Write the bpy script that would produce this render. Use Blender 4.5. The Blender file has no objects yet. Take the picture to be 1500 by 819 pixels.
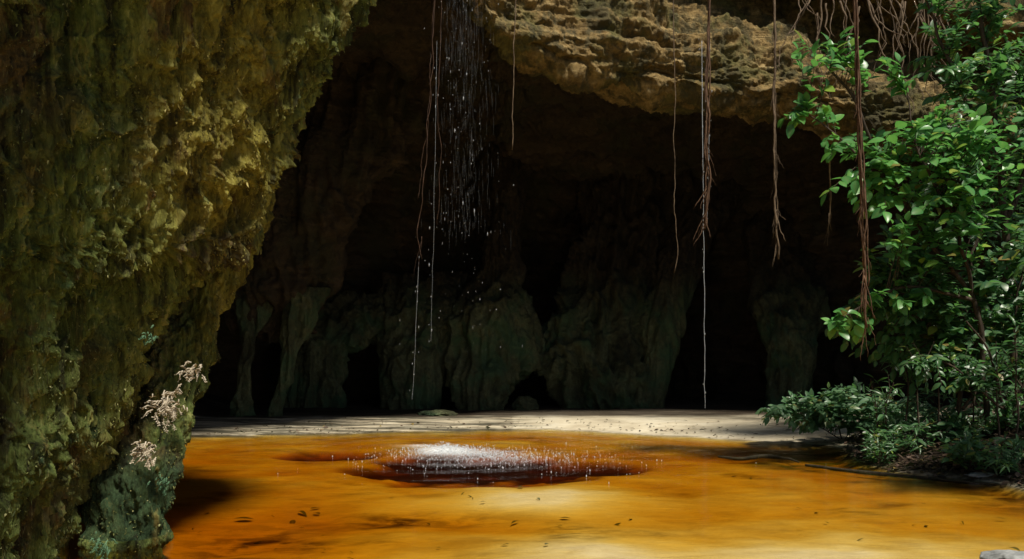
import bpy, math, random
import numpy as np
from mathutils import Vector, Matrix

# ------------------------------------------------------------------ camera, sky, sun, exposure
SC = bpy.context.scene
F, CX, HY, EYE = 1250.0, 750.0, 520.0, 1.5      # focal length in photo pixels, centre, horizon row, eye height


def P(px, py, d):
    """a point of the place seen at photo pixel (px, py), d metres in front of the lens"""
    return Vector(((px - CX) / F * d, d, EYE - (py - HY) / F * d))


cam_data = bpy.data.cameras.new("camera")
cam = bpy.data.objects.new("camera", cam_data)
SC.collection.objects.link(cam)
cam.location = (0, 0, EYE)
cam.rotation_euler = (math.radians(90), 0, 0)
cam_data.sensor_width = 36.0
cam_data.lens = 36.0 * F / 1500.0
cam_data.shift_y = (HY - 409.5) / 1500.0
cam_data.clip_start = 0.05
cam_data.clip_end = 500
SC.camera = cam

SUN_DIR = Vector((0.32, -0.42, 0.85)).normalized()      # from the place towards the sun
SUN_EL = math.asin(SUN_DIR.z)
SUN_ROT = math.atan2(SUN_DIR.x, SUN_DIR.y)
world = bpy.data.worlds.new("World")
SC.world = world
world.use_nodes = True
wn = world.node_tree
sky = wn.nodes.new("ShaderNodeTexSky")
sky.sky_type = 'NISHITA'
sky.sun_disc = False
sky.sun_elevation = SUN_EL
sky.sun_rotation = SUN_ROT
wn.links.new(sky.outputs[0], wn.nodes["Background"].inputs[0])
wn.nodes["Background"].inputs[1].default_value = 0.05

sun_data = bpy.data.lights.new("sun", 'SUN')
sun_data.energy = 5.0
sun_data.angle = math.radians(7)
sun_data.color = (1.0, 0.93, 0.80)
sun = bpy.data.objects.new("sun", sun_data)
SC.collection.objects.link(sun)
sun.rotation_euler = SUN_DIR.to_track_quat('Z', 'Y').to_euler()

SC.view_settings.view_transform = 'Standard'
SC.view_settings.look = 'None'
SC.view_settings.exposure = 0.35
SC.view_settings.gamma = 1.0
SC.render.engine = 'CYCLES'
SC.cycles.max_bounces = 7
SC.cycles.diffuse_bounces = 3
SC.cycles.glossy_bounces = 2
SC.cycles.transmission_bounces = 3
SC.cycles.transparent_max_bounces = 12
SC.cycles.volume_bounces = 0
SC.cycles.use_denoising = True

# ------------------------------------------------------------------ noise in numpy
def _hash(ix, iy, iz, s):
    h = (ix.astype(np.uint32) * np.uint32(374761393) + iy.astype(np.uint32) * np.uint32(668265263)
         + iz.astype(np.uint32) * np.uint32(2147483647 - 56) + np.uint32((s * 1274126177) & 0xffffffff))
    h = (h ^ (h >> np.uint32(13))) * np.uint32(1274126177)
    h = (h ^ (h >> np.uint32(16))) * np.uint32(2246822519)
    return h ^ (h >> np.uint32(15))


_G = np.random.default_rng(3).normal(size=(256, 3))
_G /= np.linalg.norm(_G, axis=1)[:, None]


def pnoise(p, s=0):
    p = np.asarray(p, float)
    i = np.floor(p).astype(np.int64)
    f = p - i
    w = f * f * f * (f * (f * 6 - 15) + 10)
    out = 0
    for dx in (0, 1):
        wx = w[:, 0] if dx else 1 - w[:, 0]
        for dy in (0, 1):
            wy = w[:, 1] if dy else 1 - w[:, 1]
            for dz in (0, 1):
                wz = w[:, 2] if dz else 1 - w[:, 2]
                g = _G[_hash(i[:, 0] + dx, i[:, 1] + dy, i[:, 2] + dz, s) & np.uint32(255)]
                out = out + wx * wy * wz * (g[:, 0] * (f[:, 0] - dx) + g[:, 1] * (f[:, 1] - dy) + g[:, 2] * (f[:, 2] - dz))
    return out * 1.5


def fbm(p, octv=4, s=0, gain=0.5):
    a, t, out = 1.0, 0.0, 0
    p = np.asarray(p, float)
    for k in range(octv):
        out = out + a * pnoise(p * (2.03 ** k) + 17.3 * k, s + k)
        t += a
        a *= gain
    return out / t


def ridged(p, octv=4, s=0, gain=0.5):
    a, t, out = 1.0, 0.0, 0
    p = np.asarray(p, float)
    for k in range(octv):
        out = out + a * (1 - np.abs(pnoise(p * (2.03 ** k) + 11.7 * k, s + k)) * 1.9)
        t += a
        a *= gain
    return out / t


def worley(p, s=0):
    p = np.asarray(p, float)
    i = np.floor(p).astype(np.int64)
    f = p - i
    best = np.full(len(p), 9.0)
    for dx in (-1, 0, 1):
        for dy in (-1, 0, 1):
            for dz in (-1, 0, 1):
                h = _hash(i[:, 0] + dx, i[:, 1] + dy, i[:, 2] + dz, s)
                c = np.stack([(h & np.uint32(1023)) / 1023.0, ((h >> np.uint32(10)) & np.uint32(1023)) / 1023.0,
                              ((h >> np.uint32(20)) & np.uint32(1023)) / 1023.0], 1)
                q = c + np.array([dx, dy, dz]) - f
                best = np.minimum(best, (q * q).sum(1))
    return np.sqrt(best)


def smooth(a, b, x):
    t = np.clip((x - a) / (b - a), 0, 1)
    return t * t * (3 - 2 * t)

# ------------------------------------------------------------------ mesh helpers
def mesh_np(name, v, faces, smooth_on=True):
    """v (N,3); faces: (M,3) or (M,4) array"""
    me = bpy.data.meshes.new(name)
    v = np.ascontiguousarray(v, np.float32)
    faces = np.ascontiguousarray(faces, np.int32)
    m, k = faces.shape
    me.vertices.add(len(v))
    me.vertices.foreach_set("co", v.ravel())
    me.loops.add(m * k)
    me.loops.foreach_set("vertex_index", faces.ravel())
    me.polygons.add(m)
    me.polygons.foreach_set("loop_start", np.arange(0, m * k, k, dtype=np.int32))
    me.polygons.foreach_set("loop_total", np.full(m, k, np.int32))
    me.polygons.foreach_set("use_smooth", np.full(m, smooth_on, bool))
    me.update()
    me.validate()
    return me


def link(name, me, mat=None, parent=None, label=None, cat=None, group=None, kind=None):
    o = bpy.data.objects.new(name, me)
    SC.collection.objects.link(o)
    if mat is not None and me is not None and not me.materials:
        me.materials.append(mat)
    if parent is not None:
        o.parent = parent
    for k, val in (("label", label), ("category", cat), ("group", group), ("kind", kind)):
        if val:
            o[k] = val
    return o


def empty(name, loc, label, cat, group=None):
    o = link(name, None, None, None, label, cat, group)
    o.location = loc
    return o


def under(o, root):
    """parent a piece built in world coordinates"""
    o.parent = root
    o.matrix_parent_inverse = Matrix.Translation(-root.location)
    return o


def attr(me, name, vals):
    a = me.attributes.new(name, 'FLOAT', 'POINT')
    a.data.foreach_set("value", np.ascontiguousarray(vals, np.float32))


def grid_faces(nv, nu, closed=False):
    i, j = np.meshgrid(np.arange(nv - 1), np.arange(nu if closed else nu - 1), indexing='ij')
    j2 = (j + 1) % nu
    return np.stack([i * nu + j, i * nu + j2, (i + 1) * nu + j2, (i + 1) * nu + j], -1).reshape(-1, 4)


def catmull(c, t):
    """c (N,...) control values, t parameters in [0,N-1]"""
    n = len(c)
    i = np.clip(np.floor(t).astype(int), 0, n - 2)
    f = (t - i).reshape((-1,) + (1,) * (c.ndim - 1))
    p0, p1, p2, p3 = c[np.clip(i - 1, 0, n - 1)], c[i], c[i + 1], c[np.clip(i + 2, 0, n - 1)]
    return 0.5 * (2 * p1 + (p2 - p0) * f + (2 * p0 - 5 * p1 + 4 * p2 - p3) * f ** 2 + (3 * p1 - p0 - 3 * p2 + p3) * f ** 3)


def net(ctrl, tv, tu):
    a = catmull(np.asarray(ctrl, float), tv)
    return catmull(a.transpose(1, 0, 2), tu).transpose(1, 0, 2)


def net_normals(g, closed=False):
    if closed:
        du = np.roll(g, -1, 1) - np.roll(g, 1, 1)
    else:
        du = np.gradient(g, axis=1)
    dv = np.gradient(g, axis=0)
    n = np.cross(du, dv)
    return n / (np.linalg.norm(n, axis=2, keepdims=True) + 1e-9)


def seg_params(spec):
    """spec: list of (start, end, samples) -> increasing parameter list"""
    out = []
    for a, b, n in spec:
        out.append(np.linspace(a, b, n, endpoint=False))
    out.append(np.array([spec[-1][1]]))
    return np.concatenate(out)


class Tubes:
    def __init__(self):
        self.v, self.f, self.n = [], [], 0

    def add(self, pts, radii, sides=6, caps=True):
        pts = np.asarray([tuple(p) for p in pts], float)
        m = len(pts)
        t = np.gradient(pts, axis=0)
        t /= np.linalg.norm(t, axis=1)[:, None] + 1e-9
        ref = np.array([0.31, 0.9, 0.12]) if abs(t[:, 2]).mean() > 0.6 else np.array([0.05, 0.1, 1.0])
        a = np.cross(t, ref)
        a /= np.linalg.norm(a, axis=1)[:, None] + 1e-9
        b = np.cross(t, a)
        ang = np.arange(sides) / sides * 2 * math.pi
        r = np.broadcast_to(np.asarray(radii, float).reshape(-1, 1, 1) if np.ndim(radii) else np.full((m, 1, 1), radii), (m, 1, 1))
        ring = pts[:, None, :] + r * (np.cos(ang)[None, :, None] * a[:, None, :] + np.sin(ang)[None, :, None] * b[:, None, :])
        self.v.append(ring.reshape(-1, 3))
        self.f.append(grid_faces(m, sides, True) + self.n)
        base = self.n
        self.n += m * sides
        if caps:
            self.v.append(pts[[0, -1]])
            c0, c1 = self.n, self.n + 1
            self.n += 2
            k = np.arange(sides)
            k2 = (k + 1) % sides
            e = base + (m - 1) * sides
            self.f.append(np.stack([np.full(sides, c0), base + k2, base + k, np.full(sides, c0)], 1))
            self.f.append(np.stack([np.full(sides, c1), e + k, e + k2, np.full(sides, c1)], 1))

    def mesh(self, name):
        v = np.concatenate(self.v)
        f = np.concatenate(self.f)
        tri = f[:, 0] == f[:, 3]
        q = f[~tri]
        t = np.concatenate([f[tri][:, :3], q[:, [0, 1, 2]], q[:, [0, 2, 3]]])
        return mesh_np(name, v, t)


def wander(a, b, n, amp, seed, freq=1.6):
    a, b = np.array(a, float), np.array(b, float)
    t = np.linspace(0, 1, n)[:, None]
    p = a + (b - a) * t
    L = np.linalg.norm(b - a)
    q = np.column_stack([t[:, 0] * L * freq, np.full(n, seed * 7.13), np.full(n, 0.5)])
    env = np.sin(np.clip(t[:, 0], 0, 1) * math.pi * 0.5)
    off = np.column_stack([fbm(q, 3, seed % 97), fbm(q + 31, 3, seed % 97 + 5), 0 * t[:, 0]])
    return p + off * amp * env[:, None]

# ------------------------------------------------------------------ materials
class N:
    """small helper round a node tree"""
    def __init__(self, name):
        self.m = bpy.data.materials.new(name)
        self.m.use_nodes = True
        self.t = self.m.node_tree
        self.bsdf = self.t.nodes["Principled BSDF"]
        self.out = self.t.nodes["Material Output"]

    def n(self, typ, **kw):
        nd = self.t.nodes.new(typ)
        for k, val in kw.items():
            setattr(nd, k, val)
        return nd

    def l(self, a, b):
        self.t.links.new(a, b)

    def val(self, sock, x):
        if hasattr(x, "is_output"):
            self.l(x, sock)
        else:
            sock.default_value = x

    def coords(self, scale=(1, 1, 1), src="geo"):
        if src == "geo":
            s = self.n("ShaderNodeNewGeometry").outputs["Position"]
        else:
            s = self.n("ShaderNodeTexCoord").outputs["Object"]
        mp = self.n("ShaderNodeMapping")
        self.l(s, mp.inputs[0])
        mp.inputs["Scale"].default_value = scale
        return mp.outputs[0]

    def noise(self, co, scale, detail=5, rough=0.6, dist=0.0):
        nd = self.n("ShaderNodeTexNoise")
        self.l(co, nd.inputs["Vector"])
        nd.inputs["Scale"].default_value = scale
        nd.inputs["Detail"].default_value = detail
        nd.inputs["Roughness"].default_value = rough
        nd.inputs["Distortion"].default_value = dist
        return nd.outputs["Fac"]

    def voro(self, co, scale, feature='F1'):
        nd = self.n("ShaderNodeTexVoronoi", feature=feature)
        self.l(co, nd.inputs["Vector"])
        nd.inputs["Scale"].default_value = scale
        return nd.outputs["Distance"]

    def ramp(self, fac, stops):
        nd = self.n("ShaderNodeValToRGB")
        self.l(fac, nd.inputs[0])
        e = nd.color_ramp.elements
        while len(e) < len(stops):
            e.new(0.5)
        for el, (p, c) in zip(e, stops):
            el.position = p
            el.color = tuple(c) + (1,) if len(c) == 3 else c
        return nd.outputs[0]

    def step(self, fac, a, b):
        nd = self.n("ShaderNodeMapRange", interpolation_type='SMOOTHSTEP')
        self.l(fac, nd.inputs[0])
        nd.inputs[1].default_value = a
        nd.inputs[2].default_value = b
        return nd.outputs[0]

    def mix(self, fac, a, b, mode='MIX'):
        nd = self.n("ShaderNodeMix", data_type='RGBA', blend_type=mode)
        for s, x in ((nd.inputs[0], fac), (nd.inputs[6], a), (nd.inputs[7], b)):
            if isinstance(x, tuple) and len(x) == 3:
                x = x + (1,)
            self.val(s, x)
        return nd.outputs[2]

    def math(self, op, a, b=0.0):
        nd = self.n("ShaderNodeMath", operation=op)
        self.val(nd.inputs[0], a)
        self.val(nd.inputs[1], b)
        return nd.outputs[0]

    def attr(self, name):
        return self.n("ShaderNodeAttribute", attribute_name=name).outputs["Fac"]

    def rand(self):
        return self.n("ShaderNodeObjectInfo").outputs["Random"]

    def bump(self, h, strength=0.5, dist=0.02, normal=None):
        nd = self.n("ShaderNodeBump")
        self.l(h, nd.inputs["Height"])
        nd.inputs["Strength"].default_value = strength
        nd.inputs["Distance"].default_value = dist
        if normal is not None:
            self.l(normal, nd.inputs["Normal"])
        return nd.outputs[0]

    def done(self, color, rough=0.8, normal=None, spec=0.3):
        self.val(self.bsdf.inputs["Base Color"], color + (1,) if isinstance(color, tuple) and len(color) == 3 else color)
        self.val(self.bsdf.inputs["Roughness"], rough)
        self.bsdf.inputs["Specular IOR Level"].default_value = spec
        if normal is not None:
            self.l(normal, self.bsdf.inputs["Normal"])
        return self.m


def mat_mossy():
    k = N("mossy_rock")
    co = k.coords((1, 1, 0.2))
    iso = k.coords()
    st = k.noise(co, 7, 7, 0.68, 0.6)
    fine = k.noise(co, 34, 5, 0.7, 0.4)
    big = k.noise(iso, 1.1, 4, 0.55)
    bare = k.ramp(st, [(0.34, (0.012, 0.009, 0.004)), (0.50, (0.052, 0.038, 0.016)), (0.66, (0.135, 0.095, 0.045))])
    green = k.ramp(st, [(0.34, (0.012, 0.014, 0.005)), (0.46, (0.052, 0.068, 0.016)), (0.56, (0.10, 0.135, 0.034)), (0.70, (0.25, 0.26, 0.085))])
    gold = k.ramp(st, [(0.34, (0.026, 0.019, 0.005)), (0.46, (0.125, 0.105, 0.018)), (0.58, (0.23, 0.195, 0.034)), (0.72, (0.40, 0.36, 0.10))])
    c = k.mix(k.step(big, 0.28, 0.50), bare, green)
    c = k.mix(k.attr("gold"), c, gold)
    c = k.mix(k.math('MULTIPLY', k.step(k.noise(k.coords((1, 1, 0.45)), 2.4, 5, 0.65), 0.55, 0.66), 0.75), c, k.ramp(st, [(0.34, (0.020, 0.010, 0.005)), (0.66, (0.150, 0.070, 0.028))]))
    c = k.mix(k.math('MULTIPLY', k.attr("bare"), k.step(fine, 0.25, 0.6)), c, bare)
    c = k.mix(k.math('MULTIPLY', k.step(fine, 0.58, 0.74), 0.65), c, (0.34, 0.33, 0.15))
    c = k.mix(k.math('MULTIPLY', k.step(k.noise(co, 16, 5, 0.7), 0.42, 0.30), 0.75), c, (0.014, 0.011, 0.006))
    c = k.mix(k.math('MULTIPLY', k.step(k.noise(iso, 5, 4), 0.60, 0.72), 0.5), c, (0.035, 0.085, 0.045))
    c = k.mix(k.math('MULTIPLY', k.attr('damp'), 0.85), c, k.ramp(fine, [(0.35, (0.010, 0.020, 0.010)), (0.65, (0.038, 0.075, 0.034))]))
    drip = k.noise(k.coords((1, 1, 0.07)), 5.5, 5, 0.65, 0.3)
    c = k.mix(k.math('MULTIPLY', k.step(drip, 0.44, 0.34), 0.8), c, (0.016, 0.014, 0.007))
    c = k.mix(k.math('MULTIPLY', k.step(drip, 0.58, 0.68), 0.55), c, (0.24, 0.20, 0.06))
    h = k.math('ADD', k.math('MULTIPLY', st, 0.7), k.math('MULTIPLY', fine, 0.45))
    nb = k.bump(k.noise(co, 90, 4, 0.7), 0.8, 0.015, k.bump(h, 1.0, 0.07))
    return k.done(c, 0.85, nb, 0.15)


def mat_cave(name, dark, mid, light, moss, strat=True):
    k = N(name)
    iso = k.coords()
    co = k.coords((0.35, 0.35, 2.2) if strat else (1, 1, 0.4))
    st = k.noise(co, 1.6, 7, 0.65, 0.8)
    fine = k.noise(iso, 9, 6, 0.7)
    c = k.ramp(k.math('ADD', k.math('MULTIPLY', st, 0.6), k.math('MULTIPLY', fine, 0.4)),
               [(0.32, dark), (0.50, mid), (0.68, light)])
    c = k.mix(k.math('MULTIPLY', k.step(k.noise(iso, 0.9, 5, 0.65), 0.46, 0.62), 0.8), c, moss)
    c = k.mix(k.math('MULTIPLY', k.step(k.noise(iso, 0.5, 4, 0.6), 0.56, 0.66), 0.7), c, dark)
    if not strat:      # light fading up the cave, painted as darker rock above the green
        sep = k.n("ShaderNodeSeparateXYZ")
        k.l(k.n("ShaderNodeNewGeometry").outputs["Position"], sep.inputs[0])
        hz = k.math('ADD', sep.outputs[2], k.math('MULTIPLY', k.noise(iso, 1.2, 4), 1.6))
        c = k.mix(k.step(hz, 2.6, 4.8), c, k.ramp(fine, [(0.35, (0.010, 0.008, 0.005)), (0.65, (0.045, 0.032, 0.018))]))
    if name == 'ledge_rock':
        c = k.mix(k.math('MULTIPLY', k.step(k.noise(k.coords((1, 1, 0.5)), 2.6, 6, 0.7), 0.46, 0.58), 0.8), c, (0.050, 0.045, 0.020))
        c = k.mix(k.math('MULTIPLY', k.step(k.noise(iso, 22, 5, 0.7), 0.56, 0.70), 0.5), c, (0.07, 0.05, 0.028))
    nb = k.bump(k.math('ADD', st, fine), 0.9, 0.12)
    return k.done(c, 0.8, nb, 0.2)


def mat_sand():
    k = N("sand")
    iso = k.coords()
    rip = k.coords((0.8, 1.5, 1))
    a = k.noise(iso, 0.8, 5, 0.6)
    b = k.noise(iso, 30, 4, 0.7)
    r = k.noise(rip, 2.2, 5, 0.6, 0.6)
    c = k.ramp(k.math('ADD', k.math('MULTIPLY', a, 0.5), k.math('MULTIPLY', r, 0.5)),
               [(0.34, (0.36, 0.30, 0.21)), (0.5, (0.50, 0.44, 0.32)), (0.66, (0.60, 0.55, 0.43))])
    c = k.mix(k.math('MULTIPLY', k.step(b, 0.60, 0.75), 0.35), c, (0.16, 0.10, 0.05))
    c = k.mix(k.math('MULTIPLY', k.attr('pale'), 0.85), c, (0.58, 0.51, 0.38))
    # organic silt on the bed with the big rock's shade painted in, grey wet silt on the left shore, dark soil on the bank
    silt_shade = k.math('MULTIPLY', k.attr("silt_shade"), k.step(k.noise(rip, 3.1, 6, 0.65, 0.5), 0.35, 0.62))
    c = k.mix(silt_shade, c, (0.055, 0.034, 0.014))
    c = k.mix(k.math('MULTIPLY', k.attr("algae"), k.step(r, 0.34, 0.62)), c, (0.06, 0.105, 0.018))
    c = k.mix(k.math('MULTIPLY', k.attr("greysilt"), k.step(k.noise(k.coords((0.35, 2.6, 1)), 1.7, 6, 0.65, 0.4), 0.38, 0.60)), c, (0.045, 0.042, 0.028))
    soil = k.ramp(k.noise(iso, 14, 6, 0.7), [(0.35, (0.008, 0.006, 0.004)), (0.55, (0.026, 0.016, 0.010)), (0.75, (0.065, 0.04, 0.026))])
    c = k.mix(k.attr("soil"), c, soil)
    c = k.mix(k.attr('mud'), c, (0.024, 0.026, 0.014))
    nb = k.bump(k.math('ADD', k.math('MULTIPLY', r, 1.0), k.math('MULTIPLY', b, 0.35)), 0.6, 0.04)
    return k.done(c, 0.9, nb, 0.15)


def mat_water():
    k = N("amber_water")
    k.t.nodes.remove(k.bsdf)
    tr = k.n("ShaderNodeBsdfTransparent")
    gl = k.n("ShaderNodeBsdfGlossy")
    gl.inputs["Roughness"].default_value = 0.04
    fr = k.n("ShaderNodeFresnel")
    fr.inputs["IOR"].default_value = 1.33
    co = k.coords((1, 1.7, 1))
    h = k.math('ADD', k.noise(co, 3.0, 4, 0.55, 0.3), k.math('MULTIPLY', k.noise(co, 14, 3, 0.5), 0.25))
    nb = k.bump(h, 0.16, 0.05)
    k.l(nb, gl.inputs["Normal"])
    k.l(nb, fr.inputs["Normal"])
    mx = k.n("ShaderNodeMixShader")
    k.l(k.math('MULTIPLY', fr.outputs[0], 0.9), mx.inputs[0])
    k.l(tr.outputs[0], mx.inputs[1])
    k.l(gl.outputs[0], mx.inputs[2])
    k.l(mx.outputs[0], k.out.inputs["Surface"])
    va = k.n("ShaderNodeVolumeAbsorption")
    va.inputs["Color"].default_value = (0.915, 0.76, 0.10, 1)
    va.inputs["Density"].default_value = 7.5
    k.l(va.outputs[0], k.out.inputs["Volume"])
    return k.m


def mat_leaf(name, a, b, c, young=None, gloss=0.34, trans=0.45):
    k = N(name)
    r = k.math('FRACT', k.math('ADD', k.rand(), k.attr("leafrand")))
    stops = [(0.0, a), (0.5, b), (0.9, c)]
    if young:
        stops = stops + [(0.955, young), (0.985, (0.22, 0.15, 0.04))]
    col = k.ramp(r, stops)
    col = k.mix(k.math('MULTIPLY', k.step(k.noise(k.coords((1, 1, 1), "obj"), 40, 3), 0.5, 0.7), 0.25), col, (0.03, 0.05, 0.015))
    col = k.mix(k.math('MULTIPLY', k.attr("rib"), 0.35), col, (0.22, 0.30, 0.10))
    k.done(col, gloss, None, 0.45)
    tl = k.n("ShaderNodeBsdfTranslucent")
    k.l(k.mix(0.5, col, (0.12, 0.34, 0.045)), tl.inputs[0])
    mx = k.n("ShaderNodeMixShader")
    mx.inputs[0].default_value = trans
    k.l(k.bsdf.outputs[0], mx.inputs[1])
    k.l(tl.outputs[0], mx.inputs[2])
    k.l(mx.outputs[0], k.out.inputs["Surface"])
    return k.m


def mat_bark(name, a, b, scale=18):
    k = N(name)
    co = k.coords((1, 1, 0.25))
    f = k.noise(co, scale, 6, 0.7, 0.4)
    c = k.ramp(f, [(0.34, a), (0.66, b)])
    return k.done(c, 0.85, k.bump(f, 0.8, 0.02), 0.2)


def mat_plain(name, a, b, scale=20, rough=0.7, spec=0.3):
    k = N(name)
    f = k.noise(k.coords(), scale, 5, 0.65)
    return k.done(k.ramp(f, [(0.35, a), (0.65, b)]), rough, k.bump(f, 0.4, 0.01), spec)


def mat_drop(name="falling_drops", alpha=0.34):
    k = N(name)
    k.done((0.70, 0.74, 0.78), 0.12, None, 0.7)
    tr = k.n("ShaderNodeBsdfTransparent")
    mx = k.n("ShaderNodeMixShader")
    mx.inputs[0].default_value = alpha
    k.l(tr.outputs[0], mx.inputs[1])
    k.l(k.bsdf.outputs[0], mx.inputs[2])
    k.l(mx.outputs[0], k.out.inputs["Surface"])
    return k.m


def mat_foam():
    k = N("white_foam")
    k.done((0.82, 0.86, 0.88), 0.35, None, 0.5)
    tr = k.n("ShaderNodeBsdfTransparent")
    mx = k.n("ShaderNodeMixShader")
    f = k.math('MULTIPLY', k.attr("foam"), k.math('ADD', k.math('MULTIPLY', k.step(k.noise(k.coords((1, 1.3, 1)), 17, 6, 0.75, 0.5), 0.36, 0.70), 0.6), 0.4))
    k.l(f, mx.inputs[0])
    k.l(tr.outputs[0], mx.inputs[1])
    k.l(k.bsdf.outputs[0], mx.inputs[2])
    k.l(mx.outputs[0], k.out.inputs["Surface"])
    return k.m


def mat_mossfibre():
    k = N("moss_fibre")
    r = k.attr("leafrand")
    green = k.ramp(r, [(0.0, (0.030, 0.038, 0.013)), (0.5, (0.075, 0.085, 0.026)), (0.85, (0.13, 0.145, 0.045)), (0.99, (0.28, 0.28, 0.13))])
    gold = k.ramp(r, [(0.0, (0.06, 0.042, 0.012)), (0.5, (0.16, 0.12, 0.026)), (0.85, (0.23, 0.18, 0.042)), (0.99, (0.42, 0.36, 0.14))])
    return k.done(k.mix(k.attr("gold"), green, gold), 0.8, None, 0.15)


M = dict(
    mossy=mat_mossy(),
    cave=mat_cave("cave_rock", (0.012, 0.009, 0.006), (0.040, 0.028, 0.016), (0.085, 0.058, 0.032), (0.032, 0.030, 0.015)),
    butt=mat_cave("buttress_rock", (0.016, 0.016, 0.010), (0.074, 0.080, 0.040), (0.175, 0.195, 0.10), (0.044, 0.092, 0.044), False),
    ledge=mat_cave("ledge_rock", (0.036, 0.024, 0.011), (0.215, 0.142, 0.050), (0.47, 0.35, 0.165), (0.085, 0.085, 0.025)),
    sand=mat_sand(), water=mat_water(), drop=mat_drop(), veil=mat_drop('water_veil', 0.10), spray=mat_drop('thrown_spray', 0.5), foam=mat_foam(), fibre=mat_mossfibre(),
    leaf_bright=mat_leaf("leaf_bright", (0.030, 0.14, 0.042), (0.070, 0.28, 0.068), (0.15, 0.42, 0.09), (0.32, 0.50, 0.06)),
    leaf_mid=mat_leaf('leaf_mid', (0.014, 0.075, 0.034), (0.040, 0.16, 0.060), (0.10, 0.27, 0.09), (0.36, 0.48, 0.07)),
    leaf_dark=mat_leaf("leaf_dark", (0.010, 0.055, 0.026), (0.024, 0.105, 0.044), (0.060, 0.18, 0.075), (0.24, 0.36, 0.06)),
    leaf_blue=mat_leaf("leaf_blue", (0.04, 0.11, 0.06), (0.08, 0.20, 0.11), (0.16, 0.29, 0.17), (0.28, 0.32, 0.15)),
    leaf_dead=mat_leaf("leaf_dead", (0.022, 0.012, 0.008), (0.055, 0.030, 0.018), (0.11, 0.062, 0.040), (0.24, 0.18, 0.13), 0.6, 0.1),
    bark=mat_bark("dark_bark", (0.018, 0.013, 0.009), (0.075, 0.055, 0.038)),
    root=mat_bark("root_bark", (0.035, 0.019, 0.011), (0.15, 0.085, 0.050), 30),
    root_dark=mat_bark('root_dark', (0.02, 0.012, 0.008), (0.085, 0.045, 0.028), 30),
    root_grey=mat_bark("root_grey", (0.05, 0.033, 0.022), (0.19, 0.135, 0.085), 30),
    pale=mat_plain("pale_fern", (0.28, 0.23, 0.16), (0.52, 0.46, 0.36), 20),
    greenfern=mat_plain("green_fern", (0.03, 0.08, 0.04), (0.09, 0.17, 0.09), 20),
    stone=mat_plain("grey_stone", (0.10, 0.105, 0.10), (0.30, 0.31, 0.30), 9),
    sunk=mat_plain("sunken_leaf", (0.020, 0.010, 0.005), (0.055, 0.026, 0.012), 20),
    log=mat_bark("wet_log", (0.012, 0.010, 0.007), (0.05, 0.042, 0.022), 14),
)

# ------------------------------------------------------------------ ground
SHORE = np.array([(-14, 13.0), (-8, 15.2), (-5.85, 15.9), (-3.3, 16.4), (-0.7, 17.0), (0.7, 17.2), (3.2, 15.9), (5.1, 14.2), (6.0, 13.2), (16, 8)])
BANK = np.array([(-8, 9.5), (2, 8.0), (6, 7.2), (8, 6.5), (9.0, 6.05), (9.6, 5.75), (11, 4.95), (12.5, 5.0), (14.4, 5.7), (16, 6.8), (19, 8.0), (40, 10)])


def ground_fields(x, y):
    p = np.column_stack([x, y, np.zeros_like(x)])
    n1, n2 = fbm(p * 0.55, 4, 11), fbm(p * 2.1, 4, 12)
    e1 = y - np.interp(x, SHORE[:, 0], SHORE[:, 1]) + n1 * 0.7 + n2 * 0.12
    e2 = x - np.interp(y, BANK[:, 0], BANK[:, 1]) + n1 * 0.35 + n2 * 0.12
    e3 = 1.2 - y + n1 * 0.4
    e4 = -6.5 - x + n1 * 0.4
    bed = -(0.085 + 0.035 * n1 + 0.012 * n2)
    bed += 0.03 * smooth(12.5, 15, y)
    bed += 0.064 * np.exp(-(((x - 0.05) / 1.4) ** 2 + ((y - 9.05) / 0.9) ** 2) ** 1.1)
    bed += 0.055 * (1 - smooth(6.2, 8.2, y)) * smooth(-1.2, 0.8, x)
    bed -= 0.10 * np.exp(-((x + 2.6) / 1.2) ** 2 - ((y - 7.6) / 1.7) ** 2)
    bed -= 0.05 * np.exp(-((x + 0.9) / 0.9) ** 2 - ((y - 8.2) / 0.35) ** 2)
    h = (((x + 0.55 + 0.25 * n1) / 1.55) ** 2 + ((y - 12.0) / 1.45) ** 2 + 1.2 * n1 + 0.7 * n2 + 1.0 * fbm(p * np.array([1.1, 1.5, 1]), 4, 16))
    h2 = (((x + 2.85) / 0.8) ** 2 + ((y - 13.4) / 0.55) ** 2 + 0.8 * n1 + 0.3 * n2)
    h3 = (((x - 1.0) / 0.85) ** 2 + ((y - 12.0) / 0.7) ** 2 + 0.8 * n1 + 0.3 * n2)
    hole = np.maximum(np.maximum(1 - smooth(0.25, 1.7, h), 0.75 * (1 - smooth(0.2, 1.6, h2))), 0.9 * (1 - smooth(0.2, 1.6, h3)))
    bed -= 0.14 * hole
    bed -= 0.045 * np.clip(fbm(p * np.array([0.8, 1.1, 1]), 5, 14), -0.4, 1)
    bed = np.minimum(bed, -0.014 + 0.004 * n2)
    s = np.maximum.reduce([np.minimum(e1 * 0.055, 0.10 + 0.008 * e1), e2 * 0.22, e3 * 0.1, e4 * 0.3])
    z = np.where(s < 0, np.maximum(bed, s * 1.6), s)
    z = z + np.where(s > 0, 0.012 * n2 + 0.03 * n1 * smooth(0, .1, s), 0)
    z = np.minimum(z, 1.2)
    return z, e1, e2, s, n1, n2, hole


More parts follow.
